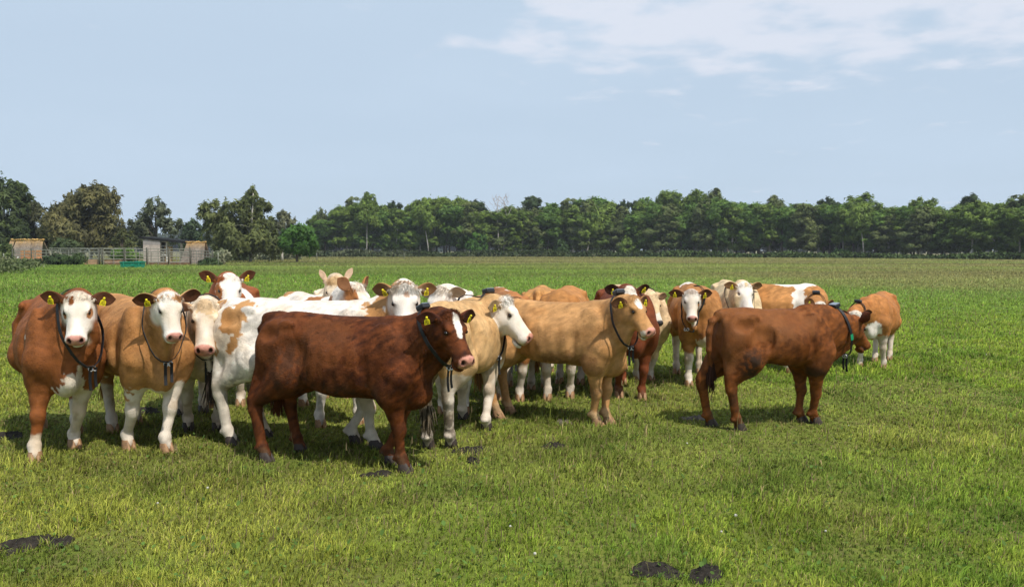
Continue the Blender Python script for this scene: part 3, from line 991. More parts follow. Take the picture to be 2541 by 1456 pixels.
HERD = [
    dict(key='F', label='dark red-brown heifer with a white forehead patch, side-on, nearest the camera', hs=0.87, seed=6, s=0.985, L=1.0, vox=0.0105, hairs=90000,
         hooves=((966, 1150), (1000, 1170), (742, 1120), (657, 1143)), poll=at(1125, 776, 6.02), yaw=-49, pitch=-49, base=RED, mottle=0.20, streak=0.55, bel=0.03, shift=0.04,
         patches=[('h', (0.17, 0.0, 0.13), (0.115, 0.045, 0.09), WHITE), ('h', (0.25, -0.01, 0.11), (0.05, 0.03, 0.06), WHITE),
                  ('b', (-0.3, -0.3, 1.0), (0.5, 0.3, 0.25), (0.16, 0.050, 0.014), 0.7)],
         dirt=[((-0.45, -0.25, 0.80), (0.25, 0.2, 0.30), 0.55), ((-0.15, -0.3, 1.05), (0.4, 0.25, 0.15), 0.3), ((0.2, -0.3, 0.62), (0.4, 0.2, 0.12), 0.5), ((-0.65, -0.15, 0.45), (0.15, 0.2, 0.2), 0.5)],
         earout=(0.11, 0.03, 0.012), earin=(0.05, 0.016, 0.01), eyering=(0.04, 0.015, 0.01), hoofcol=[1, 1, 1, 1], collar=dict(len=0.19), tail=[(-0.80, 0, 1.14), (-0.875, 0.03, 1.06), (-0.88, 0.06, 0.90), (-0.86, 0.10, 0.70), (-0.80, 0.12, 0.55)],
         curl=2.4, hairl=1.15),
    dict(key='A', nv=1.1, dewlap=1.3, label='brown cow with a white face and one brown forehead spot, leftmost of the herd', hs=0.76, seed=1, s=1.06, L=1.0, vox=0.0115, hairs=60000, wid=0.90, bel=0.03,
         heading=-54, hooves=((185, 1110), (87, 1143), (190, 1073), (102, 1061)), poll=at(190, 733, 6.45), yaw=-70, pitch=-56, base=BROWN,
         patches=[FACE, ('h', (0.10, -0.045, 0.12), (0.05, 0.03, 0.05), BROWN), ('h', (0.20, 0.11, 0.03), (0.05, 0.03, 0.05), RUST), ('h', (0.20, -0.11, 0.03), (0.05, 0.025, 0.045), RUST),
                  ('b', (0.60, 0.03, 0.50), (0.22, 0.105, 0.17), OFF), ('b', (0.62, 0.07, 0.66), (0.12, 0.03, 0.10), OFF), ('b', (0.25, 0.03, 0.50), (0.4, 0.10, 0.06), OFF), ('b', (0.42, -0.30, 0.94), (0.03, 0.05, 0.035), WHITE), ('b', (0.42, 0.30, 0.95), (0.05, 0.05, 0.07), WHITE)],
         socks=(0.50, 0.20, 0.3, 0.25), earout=(0.16, 0.055, 0.02), earin=(0.095, 0.036, 0.018), tags={1: 'front', -1: 'front'}, collar=dict(i=7, lean=-0.05, box=0, slack=0.13, len=0.17),
         tail=[(-0.80, 0, 1.14), (-0.875, 0.03, 1.06), (-0.89, 0.10, 0.90), (-0.87, 0.20, 0.72), (-0.85, 0.32, 0.58)]),
    dict(key='B', label='tan cow with a plain white face, facing the camera second from the left', hs=0.72, seed=2, s=1.06, L=1.0, vox=0.0115, hairs=60000, wid=0.91, bel=0.03,
         heading=-47, hooves=((412, 1120), (318, 1112), (338, 1050), (279, 1070)), poll=at(422, 732, 6.5), yaw=-52, pitch=-56, dewlap=1.3, base=(0.42, 0.205, 0.075),
         patches=[FACE, ('b', (0.15, 0, 0.44), (0.6, 0.3, 0.12), OFF)],
         socks=(0.46, 0.42, 0.42, 0.42), earout=(0.50, 0.30, 0.13), earin=(0.095, 0.036, 0.018), tags={1: None, -1: 'front'}, collar=dict(i=7, lean=-0.05, box=0, slack=0.13, len=0.17), dirt=[((0.5, -0.2, 0.36), (0.1, 0.12, 0.1), 0.7)]),
    dict(key='C', label='cream white cow with no ear tags, between the plain tan cow and the spotted rump', hs=0.92, seed=3, s=1.04, vox=0.0125, hairs=45000,
         hooves=((540, 1066), (467, 1066), (505, 1022), (450, 1030)), poll=at(509, 750, 7.1), yaw=-74, pitch=-52, base=CREAM,
         patches=[('b', (-0.2, 0, 1.15), (0.8, 0.5, 0.35), OFF, 0.8), ('h', (0.08, 0, 0.12), (0.09, 0.07, 0.07), (0.56, 0.38, 0.2), 0.7), ('h', (0.36, 0, 0.06), (0.18, 0.12, 0.12), WHITE, 0.6)],
         socks=(0.42, 0.42, 0.45, 0.45), earout=(0.52, 0.33, 0.16), earin=(0.35, 0.22, 0.14), tags={}, collar=dict(i=7, lean=-0.1, box=0, slack=0.10, len=0.18), hoofcol=[1, 1, 1, 1], dewlap=1.3,
         dirt=[((0.5, 0.2, 0.36), (0.1, 0.1, 0.09), 0.7), ((0.5, -0.2, 0.36), (0.1, 0.1, 0.09), 0.7)]),
    dict(key='D', label='brown and white cow with dark brown ears, its raised head peering over the spotted rump', hs=0.86, seed=4, s=1.07, vox=0.0135, hairs=35000,
         hooves=((597, 1006), (520, 1010), (640, 970), (560, 965)), poll=at(568, 684, 8.3), yaw=-66, pitch=-50, base=(0.27, 0.085, 0.028),
         patches=[('h', (0.28, 0.04, 0.06), (0.40, 0.165, 0.25), WHITE), ('h', (0.04, 0.02, 0.10), (0.12, 0.11, 0.12), WHITE), ('h', (0.45, 0, 0), (0.12, 0.15, 0.15), WHITE), ('h', (0.20, -0.11, 0.04), (0.10, 0.05, 0.07), RUST), ('b', (0.0, 0.25, 1.1), (0.25, 0.3, 0.25), WHITE), ('b', (0.5, -0.2, 0.7), (0.25, 0.2, 0.3), WHITE)],
         socks=(0.45, 0.45, 0.4, 0.4), earout=(0.15, 0.05, 0.02), earin=(0.095, 0.036, 0.018), earup=(0.25, 0.25)),
    dict(key='E', label='white cow with tan patches on its rump, side-on behind the dark red-brown heifer', hs=0.86, seed=5, s=1.05, L=1.04, vox=0.012, hairs=60000,
         hooves=((876, 1098), (926, 1112), (655, 1082), (572, 1102)), rag=1.6, poll=at(1004, 708, 6.75), yaw=-82, pitch=-54, base=WHITE,
         patches=[('b', (-0.64, -0.20, 1.02), (0.10, 0.12, 0.14), TAN), ('b', (-0.60, -0.2, 0.86), (0.06, 0.15, 0.09), TAN), ('b', (-0.83, -0.02, 1.06), (0.09, 0.10, 0.11), TAN), ('b', (-0.55, -0.14, 1.17), (0.08, 0.07, 0.04), TAN), ('b', (-0.78, -0.14, 0.82), (0.05, 0.1, 0.10), TAN),
                  ('b', (0.72, 0.0, 0.95), (0.20, 0.5, 0.45), TAN), ('h', (0.03, 0.0, 0.0), (0.07, 0.2, 0.3), TAN, 0.8), FACE, ('h', (0.14, 0.02, 0.13), (0.03, 0.02, 0.03), RUST, 0.7)],
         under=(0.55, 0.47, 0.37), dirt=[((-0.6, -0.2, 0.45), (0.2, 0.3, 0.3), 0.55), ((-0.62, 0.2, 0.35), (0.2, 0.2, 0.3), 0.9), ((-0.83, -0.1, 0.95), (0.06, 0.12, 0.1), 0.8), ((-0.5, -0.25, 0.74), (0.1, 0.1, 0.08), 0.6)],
         earout=(0.42, 0.21, 0.08), earin=(0.22, 0.12, 0.06), tuft=1.1, switch=(0.06, 0.045, 0.035), hoofcol=[1, 1, 1, 1],
         tail=[(-0.80, 0, 1.14), (-0.89, -0.02, 1.05), (-0.92, -0.04, 0.88), (-0.91, -0.05, 0.70), (-0.88, -0.06, 0.55)]),
    dict(key='G', label='pale tan cow with a white head in profile, just behind the dark heifer’s head', hs=0.92, seed=7, s=1.03, L=0.98, vox=0.0115, hairs=60000,
         hooves=((1148, 1040), (1206, 1067), (1062, 1112), (1118, 1110)), poll=at(1262, 740, 7.72), yaw=-18, pitch=-46, base=(0.54, 0.335, 0.155),
         patches=[FACE, ('b', (0.70, 0, 0.85), (0.12, 0.2, 0.3), OFF, 0.8), ('b', (0.4, 0, 0.42), (0.5, 0.3, 0.10), OFF), ('b', (0.48, -0.16, 0.50), (0.14, 0.12, 0.16), OFF, 0.8)],
         socks=(0.55, 0.60, 0.62, 0.62), earout=(0.45, 0.30, 0.16), earin=(0.30, 0.20, 0.11), tags={-1: 'front', 1: None}, collar=dict(i=8, lean=-0.1, box=1, slack=0.06, ends=1, len=0.16), tuft=0.9, hoofcol=[1, 1, 1, 1], switch=(0.11, 0.085, 0.055),
         tail=[(-0.80, 0, 1.14), (-0.875, 0, 1.06), (-0.895, 0.0, 0.90), (-0.885, 0.0, 0.70), (-0.87, 0.0, 0.42)], dirt=[((-0.6, 0, 0.25), (0.3, 0.3, 0.35), 0.7)]),
    dict(key='H', nv=1.12, bel=0.06, shift=-0.03, label='golden tan cow with a white star, side-on in the middle of the herd', hs=0.80, seed=8, s=0.99, L=1.03, vox=0.0115, hairs=60000,
         hooves=((1505, 1050), (1477, 1055), (1262, 1024), (1232, 1035)), poll=at(1578, 738, 7.52), yaw=-50, pitch=-44, base=TAN,
         patches=[('h', (0.14, -0.01, 0.13), (0.07, 0.05, 0.05), WHITE), ('h', (0.50, 0, -0.03), (0.09, 0.13, 0.10), OFF, 0.85), ('b', (0.25, -0.3, 0.62), (0.30, 0.2, 0.12), (0.20, 0.09, 0.035), 0.55)],
         socks=(0.16, 0.16, 0.14, 0.14), sockcol=(0.52, 0.33, 0.17), earout=(0.36, 0.18, 0.06), earin=(0.10, 0.045, 0.022), collar=dict(i=8, lean=-0.2, box=1, slack=0.12, ends=2, len=0.17), dirt=[((0.05, -0.3, 0.62), (0.3, 0.15, 0.1), 0.5), ((0.45, -0.15, 0.34), (0.1, 0.1, 0.1), 0.35)]),
    dict(key='T', label='red-brown heifer with its head turned away and green tape on its collar', hs=0.80, seed=20, s=0.945, L=0.83, vox=0.0115, hairs=70000,
         hooves=((1985, 1047), (2019, 1051), (1760, 1056), (1832, 1067)), poll=at(2122, 786, 8.15), yaw=32, pitch=-44, bel=0.10, shift=0.03, streak=0.4, base=(0.158, 0.050, 0.0115), mottle=0.24, earup=(0.9, 0.9),
         patches=[('b', (-0.3, -0.2, 1.1), (0.6, 0.3, 0.2), (0.21, 0.076, 0.022), 0.8), ('b', (-0.72, -0.1, 0.85), (0.2, 0.3, 0.3), (0.20, 0.078, 0.028), 0.6)],
         dirt=[((-0.45, -0.3, 0.66), (0.18, 0.2, 0.24), 0.9), ((0.0, -0.3, 0.95), (0.5, 0.2, 0.2), 0.2), ((0.2, -0.25, 0.55), (0.35, 0.2, 0.1), 0.8), ((-0.6, -0.2, 0.25), (0.15, 0.2, 0.2), 0.5)],
         earout=(0.10, 0.03, 0.012), earin=(0.05, 0.018, 0.01), collar=dict(slack=0.03, len=0.17, green=0.66), tags={}, hoofcol=[1, 1, 1, 1], curl=2.2,
         tail=[(-0.80, 0, 1.14), (-0.90, 0.0, 1.09), (-0.935, 0.0, 0.98), (-0.925, 0.02, 0.80), (-0.86, 0.05, 0.62)], switch=(0.05, 0.02, 0.012), dewlap=1.2, nv=1.28),
    dict(key='I', label='cream headed cow with both pale ears pricked straight up behind a spotted back', hs=0.80, seed=9, s=1.03, vox=0.0145, hairs=25000,
         hooves=((858, 985), (805, 985), (850, 950), (800, 950)), poll=at(831, 694, 8.75), yaw=-82, pitch=-66, base=CREAM, patches=[('h', (0.3, 0, 0.05), (0.2, 0.13, 0.2), OFF, 0.8), ('h', (0.06, 0, 0.12), (0.10, 0.1, 0.09), (0.56, 0.37, 0.18), 0.8)],
         earup=(1.7, 1.7), earw=0.58, earl=1.0, earout=(0.55, 0.36, 0.18), earin=(0.60, 0.42, 0.28), tags={}, tuft=0.8),
    dict(key='J', label='white cow with rust saddle and eye patches, its head behind the dark heifer’s back', hs=0.80, seed=10, s=1.03, vox=0.0135, hairs=35000,
         hooves=((890, 1049), (794, 1058), (752, 1006), (706, 1010)), poll=at(893, 708, 7.55), yaw=-30, pitch=-48, base=WHITE,
         patches=[('b', (-0.66, 0.0, 1.17), (0.14, 0.2, 0.12), TAN), ('b', (0.10, -0.05, 1.12), (0.16, 0.2, 0.16), RUST), ('b', (0.60, -0.05, 1.0), (0.12, 0.25, 0.25), RUST), ('h', (0.10, -0.13, 0.02), (0.14, 0.06, 0.14), RUST)],
         earout=(0.40, 0.18, 0.06), earin=(0.2, 0.09, 0.04), earup=(0.9, 0.9), tags={}, tuft=1.0),
    dict(key='K', label='all white shaggy cow, only its back and poll showing behind the pale tan cow', hs=0.82, seed=11, s=1.06, vox=0.0135, hairs=35000,
         hooves=((1152, 1026), (1098, 1024), (1150, 985), (1098, 985)), poll=at(1086, 716, 8.05), yaw=-120, pitch=-50, base=WHITE, tags={}, tuft=1.2, earout=OFF, earin=(0.4, 0.3, 0.2)),
    dict(key='L', label='rust brown cow with small white flecks on its back, mostly hidden', hs=0.80, seed=12, s=1.02, vox=0.0145, hairs=25000,
         hooves=((1289, 993), (1243, 990), (1262, 958), (1215, 960)), poll=at(1276, 762, 8.7), yaw=-88, pitch=-58, base=RUST, patches=[('b', (-0.5, 0, 1.22), (0.05, 0.04, 0.03), WHITE), ('b', (-0.2, 0.05, 1.2), (0.05, 0.03, 0.03), WHITE), FACE],
         socks=(0.4, 0.4, 0.4, 0.4), collar=dict(i=8, lean=0, slack=0.06, box=0, len=0.17)),
    dict(key='M', label='golden tan cow, only its back ridge showing over the golden cow in front', hs=0.80, seed=13, s=1.01, vox=0.0155, hairs=20000,
         hooves=((1365, 925), (1325, 925), (1352, 962), (1318, 966)), poll=at(1350, 752, 11.4), yaw=80, pitch=-50, base=(0.45, 0.225, 0.075), socks=(0.4, 0.4, 0.45, 0.45), tags={}),
    dict(key='N', label='rust tan cow, its rounded back highest behind the golden cow', hs=0.80, seed=14, s=1.03, vox=0.0145, hairs=25000, wid=1.1,
         hooves=((1414, 986), (1358, 992), (1440, 952), (1388, 950)), poll=at(1380, 790, 8.9), yaw=-100, pitch=-55, base=(0.40, 0.18, 0.056), socks=(0.42, 0.42, 0.4, 0.4), tags={}),
    dict(key='O', label='dark red cow with a white forehead and dark ears, behind the golden cow’s head', hs=0.80, seed=15, s=1.03, vox=0.0135, hairs=35000,
         hooves=((1592, 990), (1535, 986), (1545, 952), (1492, 956)), poll=at(1562, 716, 8.95), yaw=-80, pitch=-56, base=(0.16, 0.043, 0.015),
         patches=[('h', (0.18, 0, 0.1), (0.2, 0.085, 0.12), WHITE), ('h', (0.44, 0, 0.0), (0.12, 0.12, 0.12), OFF)], earout=(0.08, 0.025, 0.012), earin=(0.04, 0.015, 0.01), earup=(0.3, 0.1), hoofcol=[0, 0, 0, 0], tags={1: 'front', -1: 'front'}),
    dict(key='P', label='cream cow with a dark grey nose, looking out beside the golden cow', hs=0.80, seed=16, s=1.0, vox=0.0145, hairs=30000,
         hooves=((1613, 943), (1580, 946), (1548, 918), (1520, 925)), poll=at(1622, 730, 9.75), yaw=-62, pitch=-58, base=(0.62, 0.45, 0.27), nose=(0.05, 0.045, 0.05), rim=OFF, patches=[('h', (0.44, 0, -0.02), (0.12, 0.12, 0.13), OFF)],
         socks=(0.3, 0.3, 0.3, 0.3), earout=(0.50, 0.32, 0.16), earin=(0.25, 0.14, 0.08), tags={1: None, -1: None}, collar=dict(box=0, slack=0.10, len=0.14), sockcol=OFF),
    dict(key='Q', label='brown cow with a freckled white face, facing the camera, clear of the others', hs=0.72, seed=17, s=1.03, vox=0.0135, hairs=45000,
         hooves=((1757, 943), (1708, 957), (1735, 925), (1678, 927)), poll=at(1716, 724, 9.8), yaw=-97, pitch=-56, base=(0.37, 0.165, 0.055),
         patches=[FACE, ('h', (0.05, 0, 0.13), (0.06, 0.08, 0.05), (0.45, 0.36, 0.30), 0.8), ('h', (0.22, 0.11, 0.0), (0.05, 0.03, 0.05), RUST), ('b', (-0.6, 0.0, 1.2), (0.25, 0.12, 0.12), WHITE), ('b', (0.65, 0.05, 0.5), (0.2, 0.14, 0.14), OFF)],
         socks=(0.52, 0.40, 0.5, 0.5), earout=(0.30, 0.15, 0.06), earin=(0.095, 0.036, 0.018), dewlap=1.6, collar=dict(box=0, slack=0.03, ends=0), dewtip=at(1722, 815, 9.8)),
    dict(key='R', label='cream cow with a white face and one tagged ear, behind a red-brown rump', hs=0.80, seed=18, s=1.03, vox=0.0155, hairs=30000,
         hooves=((1858, 931), (1830, 932), (1805, 894), (1772, 899)), poll=at(1850, 704, 10.9), yaw=-80, pitch=-55, base=(0.63, 0.47, 0.28),
         patches=[FACE], socks=(0.4, 0.4, 0.4, 0.4), earout=(0.46, 0.28, 0.13), earin=(0.22, 0.12, 0.06), tags={-1: 'front', 1: None}, collar=dict(box=0, ends=0)),
    dict(key='S', label='orange tan cow with a white shoulder band and lowered head, side-on at the back', hs=0.78, seed=19, s=1.0, L=1.0, vox=0.0145, hairs=40000,
         hooves=((1985, 910), (1955, 924), (1870, 890), (1838, 900)), poll=at(2040, 754, 11.0), yaw=-75, pitch=-62, base=(0.42, 0.195, 0.065), heading=-22,
         patches=[('b', (0.30, 0, 0.95), (0.10, 0.5, 0.5), WHITE), ('b', (0.25, 0, 1.22), (0.35, 0.12, 0.09), WHITE), ('b', (-0.55, 0, 1.22), (0.18, 0.10, 0.06), WHITE), FACE, ('h', (0.16, -0.08, 0.1), (0.04, 0.03, 0.05), RUST)],
         earout=(0.33, 0.15, 0.05), earin=(0.16, 0.07, 0.03), earup=(0.25, 0.5), tags={-1: 'front', 1: None}, socks=(0.4, 0.4, 0.4, 0.4), collar=dict(ends=0)),
    dict(key='U', label='smaller rust tan calf with white legs, rightmost of the herd', hs=0.80, seed=21, s=0.88, vox=0.0145, hairs=40000, wid=1.05,
         hooves=((2191, 914), (2133, 911), (2206, 893), (2170, 896)), poll=at(2124, 776, 11.2), yaw=-98, pitch=-66, base=(0.40, 0.165, 0.05),
         patches=[FACE, ('b', (0.66, 0.0, 0.62), (0.14, 0.2, 0.16), WHITE)], socks=(0.55, 0.5, 0.45, 0.45), earout=(0.2, 0.08, 0.03), earin=(0.095, 0.036, 0.018), tags={}, collar=dict(ends=0)),
]


# ------------------------------------------------------------------ the field
RNG = np.random.default_rng(77)


def field_tint(P):
    """0..1 masks over the field: dry/yellow, heathy brown, lush"""
    Q = np.concatenate([P[:, :2], np.zeros((len(P), 1))], 1)
    a = vnoise(Q, 0.55, 501, 3); b = vnoise(Q, 0.16, 502, 3); c = vnoise(Q, 0.045, 503, 3)
    return a, b, c


def ground_material():
    m = bpy.data.materials.new('pasture_soil')
    m.use_nodes = True
    nt = m.node_tree; L = nt.links.new
    b = nt.nodes['Principled BSDF']; b.inputs['Roughness'].default_value = 0.95; b.inputs['Specular IOR Level'].default_value = 0.1
    geo = nd(nt, 'ShaderNodeNewGeometry')
    sep = nd(nt, 'ShaderNodeSeparateXYZ'); L(geo.outputs['Position'], sep.inputs[0])

    def noise(s, d=4, r=0.55, vec=None):
        n = nd(nt, 'ShaderNodeTexNoise', inp={'Scale': s, 'Detail': d, 'Roughness': r}); L(vec or geo.outputs['Position'], n.inputs['Vector']); return n.outputs['Fac']

    def rng_(v, a, b_, c=0.0, d=1.0):
        r = nd(nt, 'ShaderNodeMapRange', interpolation_type='SMOOTHSTEP', inp={'From Min': a, 'From Max': b_, 'To Min': c, 'To Max': d}); L(v, r.inputs['Value']); return r.outputs[0]

    def mix(f, a, c):
        n = nd(nt, 'ShaderNodeMixRGB')
        for s_, v in (('Fac', f), ('Color1', a), ('Color2', c)):
            if isinstance(v, tuple): n.inputs[s_].default_value = (*v, 1)
            elif isinstance(v, float): n.inputs[s_].default_value = v
            else: L(v, n.inputs[s_])
        return n.outputs[0]
    near = mix(rng_(noise(1.3), 0.35, 0.65), (0.125, 0.165, 0.026), (0.165, 0.188, 0.036))
    near = mix(rng_(noise(9.0, 5, 0.7), 0.45, 0.75), near, (0.11, 0.095, 0.042))
    mp = nd(nt, 'ShaderNodeMapping'); mp.inputs['Scale'].default_value = (0.35, 1.0, 1.0); L(geo.outputs['Position'], mp.inputs[0])
    lush = mix(rng_(noise(0.10, 5, 0.65, mp.outputs[0]), 0.35, 0.65), (0.120, 0.205, 0.045), (0.165, 0.220, 0.060))
    heath = mix(rng_(noise(0.06, 6, 0.7, mp.outputs[0]), 0.40, 0.62), (0.170, 0.185, 0.078), (0.205, 0.168, 0.100))
    dx = nd(nt, 'ShaderNodeMath', operation='MULTIPLY', inp={1: 0.9}); L(sep.outputs['X'], dx.inputs[0])
    sm = nd(nt, 'ShaderNodeMath', operation='ADD'); L(dx.outputs[0], sm.inputs[0]); L(sep.outputs['Y'], sm.inputs[1])
    wb = nd(nt, 'ShaderNodeMath', operation='MULTIPLY_ADD', inp={1: 60.0, 2: -30.0}); L(noise(0.03, 3), wb.inputs[0])
    sm2 = nd(nt, 'ShaderNodeMath', operation='ADD'); L(sm.outputs[0], sm2.inputs[0]); L(wb.outputs[0], sm2.inputs[1])
    far = mix(rng_(sm2.outputs[0], 45.0, 105.0), lush, heath)
    col = mix(rng_(sep.outputs['Y'], 9.0, 30.0), near, far)
    L(col, b.inputs['Base Color'])
    bp = nd(nt, 'ShaderNodeBump', inp={'Strength': 0.6, 'Distance': 0.05}); L(noise(14.0, 6, 0.7), bp.inputs['Height']); L(bp.outputs[0], b.inputs['Normal'])
    return m


R_ = 4000.0
gnd = link('ground', new_mesh('ground', [(-R_, -R_, 0), (R_, -R_, 0), (R_, R_, 0), (-R_, R_, 0)], [(0, 1, 2, 3)]), ground_material())
tag(gnd, 'flat green pasture reaching to the wood', kind='structure')

# bare dark soil where hooves have broken the turf
PATCHES = [((62, 1352), 0.150, 0.100, 'broad lump of dark trodden mud at the lower left of the pasture'), ((150, 1348), 0.074, 0.044, 'small crumb of dark mud just right of the broad mud lump'), ((1167, 1120), 0.118, 0.126, 'dark mud patch beside the white hind hooves of the pale tan cow'),
           ((938, 1178), 0.096, 0.044, 'dark mud under the front hooves of the red-brown heifer nearest the camera'), ((1628, 1416), 0.111, 0.089, 'tuft-strewn dark molehill at the bottom edge, left one of a pair'), ((1752, 1427), 0.104, 0.081, 'bare dark molehill at the bottom edge, right one of a pair'),
           ((1372, 1108), 0.118, 0.044, 'flat streak of mud in the grass below the golden tan cow'), ((1400, 1050), 0.111, 0.044, 'grey dried mud streak left of the front hooves of the golden tan cow'), ((25, 1082), 0.148, 0.074, 'dark mud patch at the left edge, in the shadow of the brown cow'),
           ((362, 1021), 0.163, 0.089, 'dark mud patch in the shade behind the plain tan cow'), ((1730, 1038), 0.148, 0.074, 'grey mud lump behind the hind hooves of the right red-brown heifer'), ((1175, 1145), 0.067, 0.052, 'small dark mud crumb in front of the mud by the white hooves')]
PXY = [(np.array(ground(*p[0])), p[1], p[2]) for p in PATCHES]


def soil_patch(i):
    (c, rx, ry) = PXY[i]
    n, m = 72, 26
    rng = np.random.default_rng(900 + i)
    V = [(0, 0, 0.05)]
    ph = rng.uniform(0, 6.28, 4)
    for j in range(1, m + 1):
        for k in range(n):
            a = 2 * math.pi * k / n
            r = j / m * (1 + 0.26 * math.sin(2 * a + ph[0]) + 0.13 * math.sin(3 * a + ph[1]) + 0.09 * math.sin(5 * a + ph[2]))
            V.append((r * rx * math.cos(a), r * ry * math.sin(a) * 1.6, 0))
    V = np.array(V)
    rr = np.concatenate([[0], np.repeat(np.arange(1, m + 1) / m, n)])
    nz = vnoise(V + i * 3.1, 14, 60 + i, 4)
    nz2 = vnoise(V + i * 3.1, 48, 80 + i, 3)
    V[:, 2] = (1 - rr**2) * 0.018 + (nz - 0.45) * 0.06 * (1 - rr**3) + (nz2 - .5) * 0.045 * (1 - rr**3) + 0.006 - 0.012 * (rr > 0.98)
    q = [(1 + j * n + k, 1 + (j + 1) * n + k, 1 + (j + 1) * n + (k + 1) % n, 1 + j * n + (k + 1) % n) for j in range(m - 1) for k in range(n)]
    t = [(0, 1 + k, 1 + (k + 1) % n) for k in range(n)]
    return link('mud_patch', new_mesh('mud_patch', V, q, t), M_SOIL[i in (7, 10)], loc=(c[0], c[1], 0))


M_SOIL = [mat('wet_soil', (0.032, 0.027, 0.022), 0.85, var=0.5, ns=25, bump=(60, 0.7, 0.02), spec=0.12), mat('dry_soil', (0.14, 0.12, 0.095), 0.9, var=0.4, ns=25, bump=(60, 0.7, 0.02))]
for i_ in range(len(PATCHES)):
    tag(soil_patch(i_), PATCHES[i_][3], 'mud patch', 'mud patches broken into the turf')


def grass():
    d0, d1 = 2.7, 225.0
    ds = np.geomspace(d0, d1, 600)
    dens = 7200 * (4.5 / ds)**1.55 * np.where(ds > 12, (12 / ds)**0.45, 1)
    pdf = dens * (1.36 * ds + 6.0)
    cdf = np.concatenate([[0], np.cumsum((pdf[1:] + pdf[:-1]) / 2 * np.diff(ds))])
    N = int(cdf[-1])
    d = np.interp(RNG.random(N) * cdf[-1], cdf, ds)
    x = (RNG.random(N) - 0.5) * (1.36 * d + 6.0)
    # tufts: pull blades towards clump centres
    cell = 0.05 * 2.0**np.floor(0.85 * np.log2(d / 4.5) + RNG.random(N))
    gx, gy = np.floor(x / cell), np.floor(d / cell)
    jx, jy = hash3(gx, gy, gx * 0, 5) - 0.5, hash3(gx, gy, gx * 0, 6) - 0.5
    pull = 0.55 * RNG.random(N)**0.5 * sstep(40, 12, d)
    px_, py_ = (gx + 0.5 + jx) * cell, (gy + 0.5 + jy) * cell
    x = x + (px_ - x) * pull; y = d + (py_ - d) * pull
    keep = np.ones(N, bool)
    for c, rx, ry in PXY:
        q = np.hypot((x - c[0]) / rx, (y - c[1]) / (ry * 1.6))
        q = q + 0.9 * (vnoise(np.stack([x, y, x * 0], 1), 9.0, 640, 2) - 0.5)
        keep &= ~((q < 0.80) & (RNG.random(N) < 0.95))
    x, y, d, gx, gy = x[keep], y[keep], d[keep], gx[keep], gy[keep]
    N = len(x)
    P = np.stack([x, y, np.zeros(N)], 1)
    a, b, c = field_tint(P)
    tuft = hash3(gx, gy, gx * 0, 9)
    tall = sstep(0.42, 0.62, vnoise(P, 0.42, 510, 3)) * sstep(-0.8, 1.4, x / np.maximum(d, 3) * 6.0 - 0.2) * sstep(13, 6, d)
    far = sstep(10, 60, d)
    h = (0.026 + 0.032 * RNG.random(N)) * (1 - 0.25 * sstep(5.5, 7, d) * sstep(13, 11, d) * sstep(4.5, 3.0, np.abs(x + 0.5))) * (0.65 + 0.7 * a) * (1 + 0.5 * (tuft > 0.8)) * (1 + 1.7 * tall) * (1 + 0.8 * far + 0.5 * sstep(60, 150, d))
    trod = sstep(0.60, 0.74, vnoise(P, 0.9, 515, 3)) * sstep(14, 9, d)
    h *= 1 - 0.40 * trod
    h *= 0.75 + 0.7 * sstep(0.35, 0.7, vnoise(P, 3.0, 670, 2))
    long_ = RNG.random(N) < 0.03 + 0.09 * tall
    h = np.where(long_, h * 1.9, h)
    w = 0.0019 * (d / 4.5)**0.86 * (0.6 + 0.9 * RNG.random(N)) * np.where(long_, 0.75, 1)
    az = RNG.random(N) * 2 * np.pi
    cl_az = hash3(gx, gy, gx * 0, 12) * 2 * np.pi
    lx = np.cos(az) + 0.7 * np.cos(cl_az) + 0.35; ly = np.sin(az) + 0.7 * np.sin(cl_az)
    n_ = np.hypot(lx, ly) + 1e-6
    lx, ly = lx / n_, ly / n_
    lean = np.clip(RNG.normal(0.78, 0.36, N), 0.05, 1.4)
    wa = az + np.pi / 2 + RNG.normal(0, 0.8, N)
    wx, wy = np.cos(wa) * w, np.sin(wa) * w
    V = np.zeros((N, 5, 3), np.float32)
    mz, tz = h * np.cos(lean * 0.55) * 0.58, h * (np.cos(lean * 0.55) * 0.58 + np.cos(np.minimum(lean * 1.6, 1.9)) * 0.42)
    mr, tr = h * np.sin(lean * 0.55) * 0.58, h * (np.sin(lean * 0.55) * 0.58 + np.sin(np.minimum(lean * 1.6, 1.9)) * 0.42)
    for k, (r, z, ww) in enumerate(((0, -0.004, 1), (0, -0.004, -1), (mr, mz, -0.85), (mr, mz, 0.85), (tr, tz, 0))):
        V[:, k, 0] = x + lx * r + wx * ww
        V[:, k, 1] = y + ly * r + wy * ww
        V[:, k, 2] = np.maximum(z, -0.004)
    # colour of each blade
    r = RNG.random(N)
    green = np.array([0.262, 0.420, 0.042]); yel = np.array([0.465, 0.500, 0.080]); dark = np.array([0.095, 0.205, 0.025]); dry = np.array([0.36, 0.275, 0.135]); heath = np.array([0.35, 0.285, 0.145]); lush = np.array([0.225, 0.360, 0.064])
    side = np.clip(x / np.maximum(d, 1) / 1.2 + 0.5, 0, 1)                     # drier on the left, greener on the right
    ky = np.clip(0.56 - 0.42 * side + (a - 0.5) * 1.5 + (b - .5) * 1.0, 0.05, 0.95) * sstep(26, 12, d) + 0.12
    C = green + (yel - green) * np.clip(ky + RNG.normal(0, 0.22, N), 0, 1)[:, None]
    C = C + (dark - C) * (sstep(0.52, 0.75, vnoise(P, 1.6, 520, 2)) * 0.65 * sstep(30, 10, d))[:, None]
    kl = sstep(14, 32, d) * sstep(95, 50, d + 0.8 * x + (c - .5) * 50)
    C = C + (lush - C) * (0.85 * kl * (0.75 + 0.5 * RNG.random(N)))[:, None].clip(0, 1)
